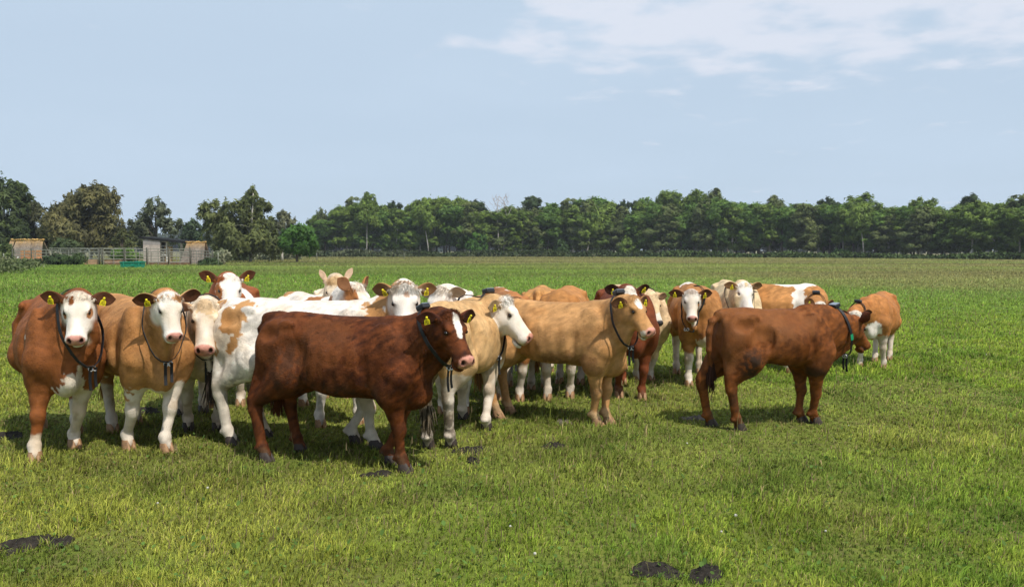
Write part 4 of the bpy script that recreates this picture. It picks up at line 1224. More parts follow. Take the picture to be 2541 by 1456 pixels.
    kh = 0.85 * sstep(34, 90, d + 0.62 * x + (c - .5) * 70)
    hc = np.array([0.320, 0.365, 0.115])[None] * (1 + 0 * r[:, None])
    hc = hc + (heath - hc) * (sstep(0.40, 0.62, vnoise(P * np.array([0.35, 1, 1]), 0.09, 530, 4) + 0.10 * sstep(80, 130, d)))[:, None]
    C = C + (hc - C) * (kh * 0.9)[:, None]
    C = C + (np.array([0.115, 0.270, 0.034]) - C) * (0.75 * tall * sstep(14, 9, d))[:, None]
    C = C + (np.array([0.30, 0.245, 0.115]) - C) * (0.20 * trod)[:, None]
    herd = sstep(1.25, 0.7, np.hypot((x + 0.6) / 5.2, (y - 8.2) / 3.0) + 0.5 * (vnoise(P, 0.8, 660, 3) - 0.5))
    C = C + (np.array([0.245, 0.265, 0.065]) - C) * (0.55 * herd * (0.5 + vnoise(P, 2.2, 661, 2)))[:, None]
    C *= (1 + 0.55 * (vnoise(P, 2.6, 662, 3) - 0.5) * 2 * sstep(22, 9, d))[:, None]
    isdry = (r < 0.05 + 0.12 * trod + 0.07 * herd + 0.05 * (1 - side)) & (d < 60)
    C = np.where(isdry[:, None], dry * (0.6 + 0.7 * RNG.random(N))[:, None], C)
    C *= (1 + (0.9 * RNG.random(N) - 0.42) * (1 - 0.6 * sstep(25, 70, d)))[:, None]
    C *= (1 + 0.42 * sstep(20, 45, d) * (vnoise(P * np.array([0.30, 1, 1]), 0.12, 540, 4) - 0.5) * 2)[:, None]
    C *= (0.86 + 0.28 * tuft)[:, None]
    cc = np.repeat(C[:, None, :], 5, 1) * np.array([0.62, 0.62, 0.97, 0.97, 1.15])[None, :, None]  # shading put into the blade colour: dark at the base, lighter at the tip
    idx = np.arange(N)[:, None] * 5
    Q = idx + np.array([0, 1, 2, 3]); T = idx + np.array([3, 2, 4])
    # faces turned up and shaded with soft, mostly upright normals, as a mat of fine leaves is
    V64 = V.astype(np.float64)
    gq = np.cross(V64[:, 2] - V64[:, 0], V64[:, 3] - V64[:, 1])
    fl = (gq @ np.array([0, -0.6, 0.8])) < 0
    Q[fl] = Q[fl][:, ::-1]; T[fl] = T[fl][:, ::-1]
    nr = RNG.normal(0, 0.58, (N, 3)).astype(np.float32) + np.array([0, 0, 0.85], np.float32)
    nr /= np.linalg.norm(nr, axis=1)[:, None]
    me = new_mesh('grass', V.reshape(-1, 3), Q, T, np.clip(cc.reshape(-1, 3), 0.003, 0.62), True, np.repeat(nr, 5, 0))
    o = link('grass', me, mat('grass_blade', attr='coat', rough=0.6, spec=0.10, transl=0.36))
    tag(o, 'short grazed green and yellowish pasture grass', kind='stuff')
    print('blades', N)
    # clover flowers, broad weed leaves and seed stalks scattered in the turf
    g = Geo()
    for i in range(16):
        dd = 4.2 + 12 * RNG.random()**1.5; xx = (RNG.random() - 0.5) * 1.25 * dd
        zz = 0.05 + 0.05 * RNG.random(); s_ = 0.006 + 0.005 * RNG.random()
        g.ball((xx, dd, zz), (s_, s_, s_ * 0.9), 6, 4, C=np.array((0.66, 0.64, 0.56)))
    for i in range(1500):
        dd = 4.0 + 8 * RNG.random()**1.3; xx = (RNG.random() - 0.5) * 1.3 * dd
        s_ = 0.006 + 0.009 * RNG.random(); a_ = RNG.random() * 6.28; tl = RNG.normal(0, 0.5, 2)
        zz = 0.02 + 0.035 * RNG.random()
        pts = [(xx, dd, zz)] + [(xx + s_ * math.cos(a_ + t) * (1 if t % 2 < 1.5 else 0.8), dd + s_ * math.sin(a_ + t), zz + s_ * (tl[0] * math.cos(t) + tl[1] * math.sin(t)) + 0.004) for t in np.arange(6) * 1.047]
        g.add(pts, None, [(0, 1 + k, 1 + (k + 1) % 6) for k in range(6)], np.array((0.11, 0.19, 0.040)) * RNG.uniform(0.6, 1.4))
    for i in range(900):
        dd = 4.2 + 28 * RNG.random()**1.3; xx = (RNG.random()**0.7 - 0.42) * 1.3 * dd
        hh = RNG.uniform(0.12, 0.26) * (1 if xx > -1 else 0.7); l_ = RNG.normal(0, 0.06, 2)
        wv = 0.0012 * (dd / 4.5)**0.7
        P_ = [np.array((xx + l_[0] * t * t, dd + l_[1] * t * t, hh * t)) for t in (0, 0.5, 1.0)]
        cl_ = np.array((0.24, 0.22, 0.09)) * RNG.uniform(0.7, 1.3)
        g.add([P_[0] - (wv, 0, 0), P_[0] + (wv, 0, 0), P_[1] + (wv, 0, 0), P_[1] - (wv, 0, 0), P_[2] + (wv, 0, 0), P_[2] - (wv, 0, 0)], [(0, 1, 2, 3), (3, 2, 4, 5)], None, cl_)
        e = P_[2]; k_ = 2.4 * wv
        g.add([e - (k_, 0, 0.02), e + (k_, 0, -0.02), e + (k_ * 0.8, 0, 0.02), e + (0, 0, 0.045), e - (k_ * 0.8, 0, -0.02)], None, [(0, 1, 2), (0, 2, 4), (4, 2, 3)], np.array((0.26, 0.20, 0.11)) * RNG.uniform(0.7, 1.2))
    o = link('meadow_weeds', g.mesh('meadow_weeds'), o.data.materials[0])
    tag(o, 'clover heads, weed leaves and seed stalks in the grass', kind='stuff')


# ------------------------------------------------------------------ trees
M_LEAF = mat('foliage', attr='coat', rough=0.6, spec=0.2, transl=0.32)
M_BARK = mat('bark', attr='coat', rough=0.9, spec=0.1, var=0.35, ns=6)


def crown_mesh(name, lobes, n, size, cols, rng, droop=0.0, fill=0.45, gap=0.36, flat=0.5):
    """leaf sprays through the volume of several uneven lobes; lobes: (centre, radii)"""
    vol = np.array([r[0] * r[1] * r[2] for c, r in lobes])**0.70
    cnt = np.maximum((vol / vol.sum() * n).astype(int), 30)
    PP, NN, BB = [], [], []
    for (c, r), k in zip(lobes, cnt):
        c, r = np.array(c, float), np.array(r, float)
        per = 34                                       # leaf sprays gathered into twig clumps
        m = max(int(k / per * 1.5), 4)
        v = rng.normal(0, 1, (m, 3)); v /= np.linalg.norm(v, axis=1)[:, None]
        rad = (fill + (1.12 - fill) * rng.random(m)**0.6)
        q = c + v * r * rad[:, None]
        q = q[vnoise(q, 0.9 / max(min(r), 0.4), 21, 2) > gap]
        if len(q) < 3: q = c + v[:3] * r * 0.7
        own = rng.integers(0, len(q), k)
        cr = (0.20 + 0.16 * rng.random(len(q))) * min(r) + 0.10
        o = rng.normal(0, 1, (k, 3)) * np.array([0.50, 0.50, 0.62])
        PP.append(q[own] + o * cr[own][:, None] - np.array([0, 0, 1]) * (droop * 0.5 * np.abs(o[:, 0]) * cr[own])[:, None])
        nv_ = o / (np.linalg.norm(o, axis=1)[:, None] + 1e-6) * 0.50 + ((q - c) / r)[own] * 0.55 + np.array([0, -0.10, 0.15])
        NN.append(nv_ / (np.linalg.norm(nv_, axis=1)[:, None] + 1e-6)); BB.append((0.72 + 0.56 * rng.random(len(q)))[own])
    P = np.concatenate(PP); Nn = np.concatenate(NN); BB = np.concatenate(BB)
    k = len(P)
    s = size * (0.55 + 0.9 * rng.random(k))
    a = rng.normal(0, 1, (k, 3)); a /= np.linalg.norm(a, axis=1)[:, None]
    nr = Nn * 0.8 + rng.normal(0, 0.55, (k, 3)) + np.array([0, 0, 0.25]); nr /= np.linalg.norm(nr, axis=1)[:, None]
    u = np.cross(nr, a); u /= np.linalg.norm(u, axis=1)[:, None] + 1e-9
    w = np.cross(nr, u)
    dr = np.array([0, 0, -1.0]) * droop * 0.8
    # each spray: a small star of three pointed leaf groups
    V = np.zeros((k, 9, 3))
    for i in range(3):
        an = i * 2.094 + rng.random(k) * 0.9
        d = u * np.cos(an)[:, None] + w * np.sin(an)[:, None] + dr + rng.normal(0, 0.25, (k, 3))
        pe = np.cross(nr, d); pe /= np.linalg.norm(pe, axis=1)[:, None] + 1e-9
        V[:, i * 3] = P - pe * (s * 0.30)[:, None]
        V[:, i * 3 + 1] = P + pe * (s * 0.30)[:, None]
        V[:, i * 3 + 2] = P + d * s[:, None]
    T = np.arange(k * 9).reshape(-1, 3)
    nn = Nn * 0.7 + nr * 0.5 + rng.normal(0, 0.2, (k, 3)) + np.array([0, 0, 0.15]); nn /= np.linalg.norm(nn, axis=1)[:, None]
    W3 = V.reshape(-1, 3, 3)
    gn = np.cross(W3[:, 1] - W3[:, 0], W3[:, 2] - W3[:, 0])
    fl = (gn * np.repeat(nn, 3, 0)).sum(1) < 0
    T[fl] = T[fl][:, ::-1]
    cols = np.array(cols, float)
    t = np.clip(vnoise(P, 0.55, 31, 2) * 1.6 - 0.3 + rng.normal(0, 0.15, k), 0, 1)
    C = cols[0] + (cols[1] - cols[0]) * t[:, None]
    C *= (BB * (0.8 + 0.4 * rng.random(k)))[:, None]
    return new_mesh(name, V.reshape(-1, 3), None, T, np.repeat(C, 9, 0), True, np.repeat(nn, 9, 0))


def trunk_mesh(name, base, top, r0, lobes, rng, col, limbs=7, kink=0.25):
    g = Geo()
    base, top = np.array(base, float), np.array(top, float)
    n = 9
    ts = np.linspace(0, 1, n)
    P = base + (top - base) * ts[:, None]
    P[1:, :2] += np.cumsum(rng.normal(0, kink * 0.4, (n - 1, 2)), 0) * 0.5
    g.tube(P, r0 * (1 - 0.85 * ts) + 0.02, 7, np.array(col))
    for i in range(limbs):
        c, r = lobes[i % len(lobes)]
        t0 = rng.uniform(0.3, 0.8)
        s0 = P[int(t0 * (n - 1))]
        e = np.array(c) + rng.normal(0, 0.45, 3) * np.array(r)
        m = (s0 + e) / 2 + np.array([0, 0, 0.12 * np.linalg.norm(e - s0)])
        g.tube([s0, m, e], [r0 * 0.38, r0 * 0.25, r0 * 0.08], 5, np.array(col))
    return g.mesh(name)


OLIVE = ((0.106, 0.174, 0.030), (0.213, 0.296, 0.054))
DEEP = ((0.077, 0.152, 0.028), (0.161, 0.267, 0.049))
BRONZE = ((0.094, 0.092, 0.033), (0.175, 0.160, 0.060))
FRESH = ((0.060, 0.150, 0.022), (0.125, 0.255, 0.045))
PALE = ((0.11, 0.12, 0.060), (0.20, 0.205, 0.12))
BIRCHBARK, DARKBARK = (0.46, 0.43, 0.38), (0.085, 0.07, 0.055)


def picture_tree(kind, label, d, lobes, cols, n, size, trunk, bark=DARKBARK, seed=1, droop=0.3, gap=0.41, r0=0.22, limbs=7, group=None, cat='tree', fill=0.45):
    """lobes given as (u, v, ru, rv) of the picture, set at the distance d with their own depth"""
    rng = np.random.default_rng(seed)
    k = d / FPX
    b = np.array([at(trunk[0], CV, d)[0], d, 0.0])
    L_ = []
    for (u, v, ru, rv) in lobes:
        c = at(u, v, d) - b
        dep = 0.75 * ru * k
        L_.append((c + np.array([0, rng.uniform(-0.4, 0.4) * ru * k, 0]), (ru * k, dep, rv * k)))
    root = bpy.data.objects.new(kind, None); COL.objects.link(root)
    root.location = b
    tag(root, label, cat, group)
    tp = at(trunk[1], trunk[2], d) - b
    link('trunk', trunk_mesh('trunk', (0, 0, -0.1), tp, r0, L_, rng, bark, limbs), M_BARK, root)
    link('crown', crown_mesh('crown', L_, n, size, cols, rng, droop, gap=gap, fill=fill), M_LEAF, root)
    return root


def left_trees():
    pt = picture_tree
    pt('birch_tree', 'tall dense birch cut by the left edge of the picture', 122, [(8, 478, 46, 42), (46, 480, 22, 42), (16, 530, 52, 48), (-30, 520, 50, 70), (20, 580, 50, 40), (-10, 605, 60, 28)], ((0.046, 0.074, 0.022), (0.098, 0.130, 0.038)), 9000, 0.46, (10, 12, 470), BIRCHBARK, 1, 0.7)
    pt('birch_tree', 'low bronze birch with pale bare branches, left of the broad bronze tree', 128, [(92, 548, 36, 36), (72, 522, 20, 24), (122, 560, 34, 42), (95, 590, 48, 26), (58, 575, 26, 36)], ((0.048, 0.058, 0.020), (0.105, 0.108, 0.045)), 6500, 0.42, (95, 80, 510), BIRCHBARK, 2, 0.6, gap=0.45)
    pt('broad_tree', 'broad bronze-green tree, the widest one behind the pen', 120, [(232, 508, 50, 38), (258, 488, 32, 28), (188, 522, 42, 42), (284, 545, 24, 50), (222, 568, 84, 44), (175, 580, 46, 36), (270, 595, 40, 30), (205, 545, 55, 45)], BRONZE, 15000, 0.42, (226, 240, 480), DARKBARK, 3, 0.5)
    pt('shrub', 'yellowish shrub at the right foot of the broad bronze tree', 116, [(304, 596, 18, 24), (318, 612, 18, 14)], ((0.08, 0.10, 0.03), (0.16, 0.16, 0.06)), 900, 0.35, (305, 305, 590), seed=4, cat='shrub')
    pt('birch_tree', 'loose grey-green tree with sky showing through, behind the shed', 126, [(384, 532, 36, 34), (356, 556, 32, 28), (418, 552, 26, 38), (386, 580, 56, 30), (342, 578, 18, 28), (395, 515, 22, 20)], ((0.085, 0.108, 0.055), (0.175, 0.195, 0.110)), 4600, 0.34, (388, 388, 512), DARKBARK, 5, 0.4, gap=0.50)
    pt('young_tree', 'small round young tree between the loose tree and the tall birch', 150, [(476, 570, 23, 22), (474, 596, 26, 22)], ((0.040, 0.070, 0.030), (0.085, 0.125, 0.055)), 2400, 0.38, (476, 476, 560), seed=6, r0=0.12)
    pt('birch_tree', 'tall twin-topped birch with hanging sprays, standing right of the shed', 118, [(632, 492, 18, 30), (648, 505, 14, 30), (616, 515, 26, 36), (585, 530, 30, 32), (528, 528, 31, 26), (548, 565, 46, 38), (612, 575, 62, 48), (652, 545, 24, 40), (660, 595, 38, 30), (520, 560, 22, 34), (590, 605, 60, 24)], ((0.085, 0.108, 0.032), (0.165, 0.185, 0.062)), 11000, 0.36, (622, 632, 480), BIRCHBARK, 7, 0.75, gap=0.45)
    pt('birch_tree', 'sparse greyish birch with bare twigs, right of the tall twin-topped birch', 135, [(704, 552, 26, 30), (690, 578, 24, 28), (724, 568, 20, 22), (705, 598, 34, 22)], PALE, 2600, 0.32, (702, 706, 525), BIRCHBARK, 8, 0.4, gap=0.50)
    pt('bush_tree', 'bright green rounded tree on a short trunk in front of the wood', 114, [(740, 588, 38, 24), (722, 600, 24, 22), (762, 598, 24, 26), (742, 608, 40, 18), (738, 572, 20, 12)], ((0.045, 0.120, 0.018), (0.100, 0.205, 0.036)), 6000, 0.34, (738, 740, 585), DARKBARK, 9, 0.0, r0=0.2)


def wood_depth(u):
    return float(np.interp(u, [740, 1500, 2000, 2560, 2900], [215, 215, 190, 150, 130]))


SKYLINE = [(785, 532, 22, 'r'), (802, 520, 13, 'b'), (838, 517, 20, 'r'), (872, 494, 19, 'b'), (912, 478, 18, 'b'), (948, 507, 18, 'r'), (985, 503, 22, 'p'), (1028, 497, 22, 'r'), (1066, 486, 22, 'r'), (1102, 485, 26, 'r'), (1150, 490, 20, 'r'), (1190, 500, 22, 'p'),
           (1262, 512, 22, 'r'), (1320, 489, 26, 'p'), (1362, 503, 24, 'r'), (1400, 498, 22, 'b'), (1464, 483, 36, 'r'), (1512, 496, 18, 'r'), (1550, 500, 16, 'p'), (1580, 499, 14, 'p'), (1612, 490, 22, 'r'), (1652, 471, 26, 'r'), (1690, 490, 22, 'r'), (1716, 471, 22, 'b'), (1745, 486, 18, 'b'), (1780, 471, 21, 'b'), (1822, 500, 26, 'r'),
           (1880, 498, 24, 'r'), (1918, 489, 26, 'b'), (1962, 505, 26, 'r'), (2000, 501, 24, 'r'), (2045, 494, 24, 'p'), (2085, 502, 22, 'r'), (2126, 482, 36, 'b'), (2175, 508, 30, 'r'), (2215, 512, 26, 'r'), (2264, 496, 22, 'b'), (2300, 497, 20, 'b'), (2340, 514, 24, 'r'), (2396, 484, 22, 'p'), (2432, 500, 30, 'r'), (2470, 500, 24, 'r'), (2512, 497, 26, 'b'), (2540, 486, 34, 'b'), (2590, 490, 36, 'r'), (2640, 495, 36, 'r')]


def wood():
    protos = {'r': [], 'b': [], 'p': []}
    H0 = 15.0
    for kind, num in (('r', 6), ('b', 6), ('p', 3)):
        for i in range(num):
            rng = np.random.default_rng(300 + ord(kind) * 10 + i)
            L_ = []
            if kind == 'r':       # rounded broadleaf
                for j in range(11):
                    z = rng.uniform(3.0 + 0.9 * (i % 2), 12.6)
                    rr = 2.35 * math.sin(math.pi * min(max((z - 0.6) / 13.6, 0.05), 0.95))**0.6
                    a = rng.uniform(0, 6.28); q = rr * rng.uniform(0.2, 0.85)
                    L_.append(((q * math.cos(a), q * math.sin(a), z), (rng.uniform(0.85, 1.5), rng.uniform(0.85, 1.5), rng.uniform(1.1, 1.9))))
                for j in range(4):
                    a = rng.uniform(0, 6.28); q = rng.uniform(0.3, 1.5)
                    L_.append(((q * math.cos(a), q * math.sin(a), rng.uniform(11.6, 13.4)), (1.35, 1.35, 1.25)))
                cols, n, dr = (OLIVE, DEEP)[i % 2], 6000, 0.25
            elif kind == 'b':     # tall birch, narrow ragged top, hanging sprays
                for j in range(12):
                    z = 3.7 + 10.1 * j / 11
                    rr = 2.3 * (1 - (z / 15.6)**3.0) + 0.45
                    a = rng.uniform(0, 6.28); q = rr * rng.uniform(0.25, 0.65)
                    L_.append(((q * math.cos(a), q * math.sin(a), z), (0.62 * rr + 0.45, 0.62 * rr + 0.45, rng.uniform(1.0, 1.7))))
                L_.append(((rng.uniform(-.2, .2), 0, 14.1), (0.6, 0.6, 1.2)))
                cols, n, dr = (OLIVE, ((0.088, 0.125, 0.040), (0.18, 0.21, 0.07)))[i % 2], 4000, 0.8
            else:                 # dark pine-like crown on a clear stem
                for j in range(9):
                    z = rng.uniform(7.5, 14.0)
                    rr = 2.2 * (1 - ((z - 8) / 8.5)**2 * 0.7)
                    a = rng.uniform(0, 6.28); q = rr * rng.uniform(0.2, 0.8)
                    L_.append(((q * math.cos(a), q * math.sin(a), z), (1.4, 1.4, 0.75)))
                L_.append(((0, 0, 14.1), (1.2, 1.2, 1.0)))
                for j in range(4):
                    a = rng.uniform(0, 6.28)
                    L_.append(((1.3 * math.cos(a), 1.3 * math.sin(a), rng.uniform(3, 6.5)), (1.5, 1.5, 1.4)))
                cols, n, dr = ((0.034, 0.066, 0.028), (0.085, 0.125, 0.048)), 4000, 0.0
            cm = crown_mesh('crown', L_, int(n * 1.7), 0.32, cols, rng, dr, gap=0.40)
            cm.materials.append(M_LEAF)
            tm = trunk_mesh('trunk', (0, 0, -0.1), (rng.uniform(-.5, .5), 0, 13.0), 0.20, L_, rng, BIRCHBARK if kind == 'b' else (DARKBARK if i % 2 else (0.22, 0.20, 0.17)), 6)
            tm.materials.append(M_BARK)
            protos[kind].append((tm, cm))
    rng = np.random.default_rng(5)
    nm = {'r': 'broadleaf_tree', 'b': 'birch_tree', 'p': 'pine_tree'}
    lb = {'sky': {'r': 'round-topped green tree rising into the skyline of the long wood', 'b': 'tall narrow birch rising into the skyline of the long wood', 'p': 'dark pine top standing out on the skyline of the long wood'},
          'front': {'r': 'bushy green tree in the front edge of the long wood', 'b': 'slender pale-stemmed birch in the front edge of the long wood', 'p': 'dark pine in the front edge of the long wood'},
          'mid': {'r': 'shaded green tree deeper inside the long wood', 'b': 'shaded birch deeper inside the long wood', 'p': 'shaded pine deeper inside the long wood'}}

    def place(kind, u, vtop, d, wpx=None, row='front'):
        tm, cm = protos[kind][rng.integers(len(protos[kind]))]
        x = at(u, CV, d)[0]
        top = at(u, vtop, d)[2]
        sz = top / H0
        sx = sz if wpx is None else (wpx * (1.45 if row == 'sky' else 1.1) * d / FPX) / {'r': 2.9, 'b': 2.3, 'p': 2.6}[kind]
        sx = min(max(sx, sz * 0.8), sz * 2.0)
        root = bpy.data.objects.new(nm[kind], None); COL.objects.link(root)
        root.location = (x, d, 0); root.rotation_euler = (0, 0, rng.uniform(0, 6.28)); root.scale = (sx, sx, sz)
        tag(root, lb[row][kind], 'tree', {'sky': 'trees on the skyline of the long wood', 'front': 'trees along the front edge of the long wood', 'mid': 'shaded trees inside the long wood'}[row])
        for n_, me in (('trunk', tm), ('crown', cm)):
            link(n_, me, None, root)
    su = [s_[0] for s_ in SKYLINE]; sv = [s_[1] for s_ in SKYLINE]
    for u, v, wpx, kind in SKYLINE:
        place(kind, u + rng.uniform(-3, 3), v - 2, wood_depth(u) + rng.uniform(5, 9), wpx, 'sky')
    u = 778
    while u < 2640:
        v = np.interp(u, su, sv)
        low = rng.uniform(8, 40) if u < 1750 else rng.uniform(6, 30)
        place(rng.choice(['r', 'b', 'r', 'b', 'r']), u, v + low, wood_depth(u) + rng.uniform(-1.0, 3), rng.uniform(25, 40), 'front')
        u += rng.uniform(24, 36)
    u = 785
    while u < 2640:
        v = np.interp(u, su, sv)
        place(rng.choice(['r', 'p', 'r', 'b']), u, v + rng.uniform(8, 24), wood_depth(u) + rng.uniform(12, 22), rng.uniform(24, 34), 'mid')
        u += rng.uniform(28, 38)
    # marked individuals
    d = wood_depth(1240) - 2
    rng2 = np.random.default_rng(8)
    root = bpy.data.objects.new('dead_birch', None); COL.objects.link(root)
    b = np.array([at(1237, CV, d)[0], d, 0]); root.location = b
    tag(root, 'bare dead birch with white limbs standing out of the long wood', 'tree')
    g = Geo(); wc = np.array((0.36, 0.33, 0.30))

    def br(pts, r0, r1): g.tube([at(u_, v_, d) - b + np.array([0, dy, 0]) for u_, v_, dy in pts], np.linspace(r0, r1, len(pts)) * 0.72, 6, wc)
    br([(1238, 636, 0), (1236, 590, 0.1), (1234, 545, 0), (1233, 515, -.1), (1238, 488, 0)], 0.30, 0.06)
    br([(1235, 565, 0), (1250, 545, .4), (1262, 530, .6), (1270, 512, .8)], 0.17, 0.05)
    br([(1234, 548, 0), (1220, 530, -.4), (1208, 512, -.6), (1200, 505, -.8)], 0.15, 0.04)
    br([(1250, 620, 0.3), (1250, 580, .4), (1258, 550, .6), (1254, 520, .5)], 0.14, 0.04)
    for i in range(46):
        s_ = at(rng2.uniform(1222, 1262), rng2.uniform(488, 530), d) - b
        e = s_ + np.array([rng2.normal(0, 1.0), rng2.normal(0, 1.0), rng2.uniform(0.3, 1.9)])
        g.tube([s_, (s_ + e) / 2 + rng2.normal(0, 0.1, 3), e], [0.05, 0.04, 0.02], 4, np.array((0.42, 0.34, 0.32)), cap=False)
    link('trunk', g.mesh('trunk'), M_BARK, root)
    for (u0, v0, u1, v1, u2, v2, lab) in ((1064, 636, 1056, 575, 1050, 525, 'birch with a bending white stem at the front of the long wood'), (1453, 640, 1462, 590, 1470, 540, 'birch with a leaning white stem low in the long wood, right of the dead birch'),
                                          (2142, 642, 2140, 600, 2132, 530, 'birch with a white mottled stem at the right part of the long wood'), (908, 634, 910, 580, 912, 520, 'straight birch with a grey-white stem at the left part of the long wood')):
        d2 = wood_depth(u0) - 3
        root = bpy.data.objects.new('birch_tree', None); COL.objects.link(root)
        b = np.array([at(u0, CV, d2)[0], d2, 0]); root.location = b
        tag(root, lab, 'tree', None)
        g = Geo(); g.tube([at(u0, v0, d2) * (1, 1, 0) - b, at((u0 + u1) / 2 + 1, (v0 + v1) / 2, d2) - b, at(u1, v1, d2) - b, at(u2, v2, d2) - b], [0.17, 0.15, 0.13, 0.05], 7, np.array(BIRCHBARK) * 0.72)
        link('trunk', g.mesh('trunk'), M_BARK, root)
        c = at(u2, v2, d2) - b; k = d2 / FPX
        link('crown', crown_mesh('crown', [(c, (22 * k, 18 * k, 24 * k)), (c + np.array([10 * k, 0, -24 * k]), (18 * k, 14 * k, 18 * k)), (c + np.array([-12 * k, 0, -12 * k]), (16 * k, 14 * k, 20 * k))], 2200, 0.5, OLIVE, np.random.default_rng(int(u0)), 0.6), M_LEAF, root)
    # light undergrowth bushes at the wood's foot
    for (u0, v0, ru, rv, cols, lab) in ((1185, 598, 22, 18, FRESH, 'pale flowering shrub under the dead birch'), (1392, 612, 16, 14, ((0.05, 0.10, 0.03), (0.10, 0.16, 0.05)), 'small light green shrub at the foot of the wood, right of the dead birch'), (2085, 630, 18, 8, DEEP, 'dark low shrub at the foot of the right part of the wood'), (1560, 612, 20, 20, OLIVE, 'olive shrub at the foot of the middle of the wood')):
        d2 = wood_depth(u0) - 4
        picture_tree('shrub', lab, d2, [(u0, v0, ru, rv), (u0 + ru * .6, v0 + rv * .7, ru * .7, rv * .8), (u0 - ru * .6, v0 + rv * .8, ru * .7, rv * .7)], cols, 1500, 0.5, (u0, u0, v0), seed=int(u0), cat='shrub', r0=0.1)


def mass(name, label, strip, n, size, h, cols, seed):
    """low leafy growth along a strip of ground: (x0, y0, x1, y1, width)"""
    rng = np.random.default_rng(seed)
    x0, y0, x1, y1, wd = strip
    t = rng.random(n); o = rng.normal(0, 0.4, n) * wd
    P = np.stack([x0 + (x1 - x0) * t + rng.normal(0, .5, n), y0 + (y1 - y0) * t + o, np.zeros(n)], 1)
    hh = h * (0.25 + 1.1 * vnoise(P, 0.18, seed + 1, 3)) * np.exp(-(o / wd)**2)
    P[:, 2] = hh * rng.random(n)**0.6
    s = size * (0.5 + rng.random(n))
    d1 = rng.normal(0, 1, (n, 3)); d1 /= np.linalg.norm(d1, axis=1)[:, None]
    d2 = np.cross(d1, rng.normal(0, 1, (n, 3))); d2 /= np.linalg.norm(d2, axis=1)[:, None]
    V = np.stack([P - d2 * (s * .35)[:, None], P + d2 * (s * .35)[:, None], P + d1 * s[:, None]], 1)
    V[..., 2] = np.maximum(V[..., 2], 0.0)
    c0, c1 = np.array(cols[0]), np.array(cols[1])
    C = c0 + (c1 - c0) * np.clip(vnoise(P, 0.3, seed + 2, 2) * 1.5 - .25 + rng.normal(0, .2, n), 0, 1)[:, None]
    o_ = link(name, new_mesh(name, V.reshape(-1, 3), None, np.arange(n * 3).reshape(-1, 3), np.repeat(C, 3, 0), True, np.tile(np.array([0, -0.25, 0.97]), (n * 3, 1)) + rng.normal(0, .3, (n, 3)).repeat(3, 0)), M_LEAF)
    tag(o_, label, kind='stuff')
    return o_


def undergrowth():
    def s(u0, u1, off, w):
        d0, d1 = wood_depth(u0) + off, wood_depth(u1) + off
        return (at(u0, CV, d0)[0], d0, at(u1, CV, d1)[0], d1, w)
    mass('bracken', 'strip of green bracken along the foot of the right part of the wood', s(1600, 2100, -7, 3.0), 9000, 0.5, 1.5, ((0.045, 0.085, 0.022), (0.10, 0.155, 0.045)), 41)
    mass('bracken', 'strip of green bracken along the foot of the right part of the wood', s(2100, 2640, -7, 3.0), 9000, 0.45, 1.3, ((0.045, 0.085, 0.022), (0.10, 0.155, 0.045)), 42)
    mass('bramble', 'pale flowering bramble along the foot of the left part of the wood', s(765, 1040, -8, 3.0), 6000, 0.5, 1.9, ((0.06, 0.095, 0.035), (0.17, 0.19, 0.10)), 43)
    mass('bramble', 'low bramble along the foot of the middle of the wood', s(1040, 1620, -6, 3.0), 9000, 0.4, 2.0, ((0.04, 0.07, 0.022), (0.09, 0.125, 0.045)), 44)
    mass('cow_parsley', 'pale cow parsley between the pen and the bright green tree', (at(545, CV, 128)[0], 128, at(735, CV, 150)[0], 150, 4.0), 9000, 0.3, 1.8, ((0.09, 0.13, 0.05), (0.30, 0.32, 0.20)), 45)
    mass('tall_weeds', 'tall pale weeds at the left edge of the pasture', (at(-60, CV, 55)[0], 55, at(30, CV, 88)[0], 90, 4.0), 9000, 0.22, 0.85, ((0.08, 0.12, 0.04), (0.20, 0.23, 0.10)), 46)
    mass('far_wood', 'blue-grey wood on the horizon seen through the gaps', (-260, 520, 60, 560, 8.0), 14000, 3.0, 17.0, ((0.06, 0.085, 0.075), (0.09, 0.115, 0.095)), 47)  # blue of distant haze mixed into these leaf colours
    mass('far_wood', 'dim wood on the horizon behind the long wood', (0, 470, 420, 330, 8.0), 14000, 3.0, 15.0, ((0.05, 0.07, 0.055), (0.08, 0.10, 0.075)), 48)


# ------------------------------------------------------------------ the pen, shed, huts and trough
def zx(z): return z * 0.2232
def zy(z): return 554.4 + z * 0.2232


M_RAIL = mat('weathered_rail', (0.23, 0.235, 0.195), 0.7, var=0.35, ns=3)
M_POST = mat('dark_post', (0.085, 0.085, 0.065), 0.85, var=0.4, ns=4)
M_SHEET = mat('old_sheet', attr='coat', rough=0.9, spec=0.15, var=0.3, ns=3)
M_ROOF = mat('tar_roof', (0.012, 0.012, 0.012), 0.85, spec=0.15)
M_PLY = mat('grey_board', attr='coat', rough=0.85, var=0.15, ns=2.5)
M_RUST = mat('orange_rust', (0.42, 0.21, 0.10), 0.85, var=0.4, ns=4)
M_TROUGH = mat('green_plastic', (0.012, 0.21, 0.135), 0.5, var=0.12, ns=3)
M_EARTH = mat('pen_earth', (0.38, 0.235, 0.14), 0.95, var=0.35, ns=2)


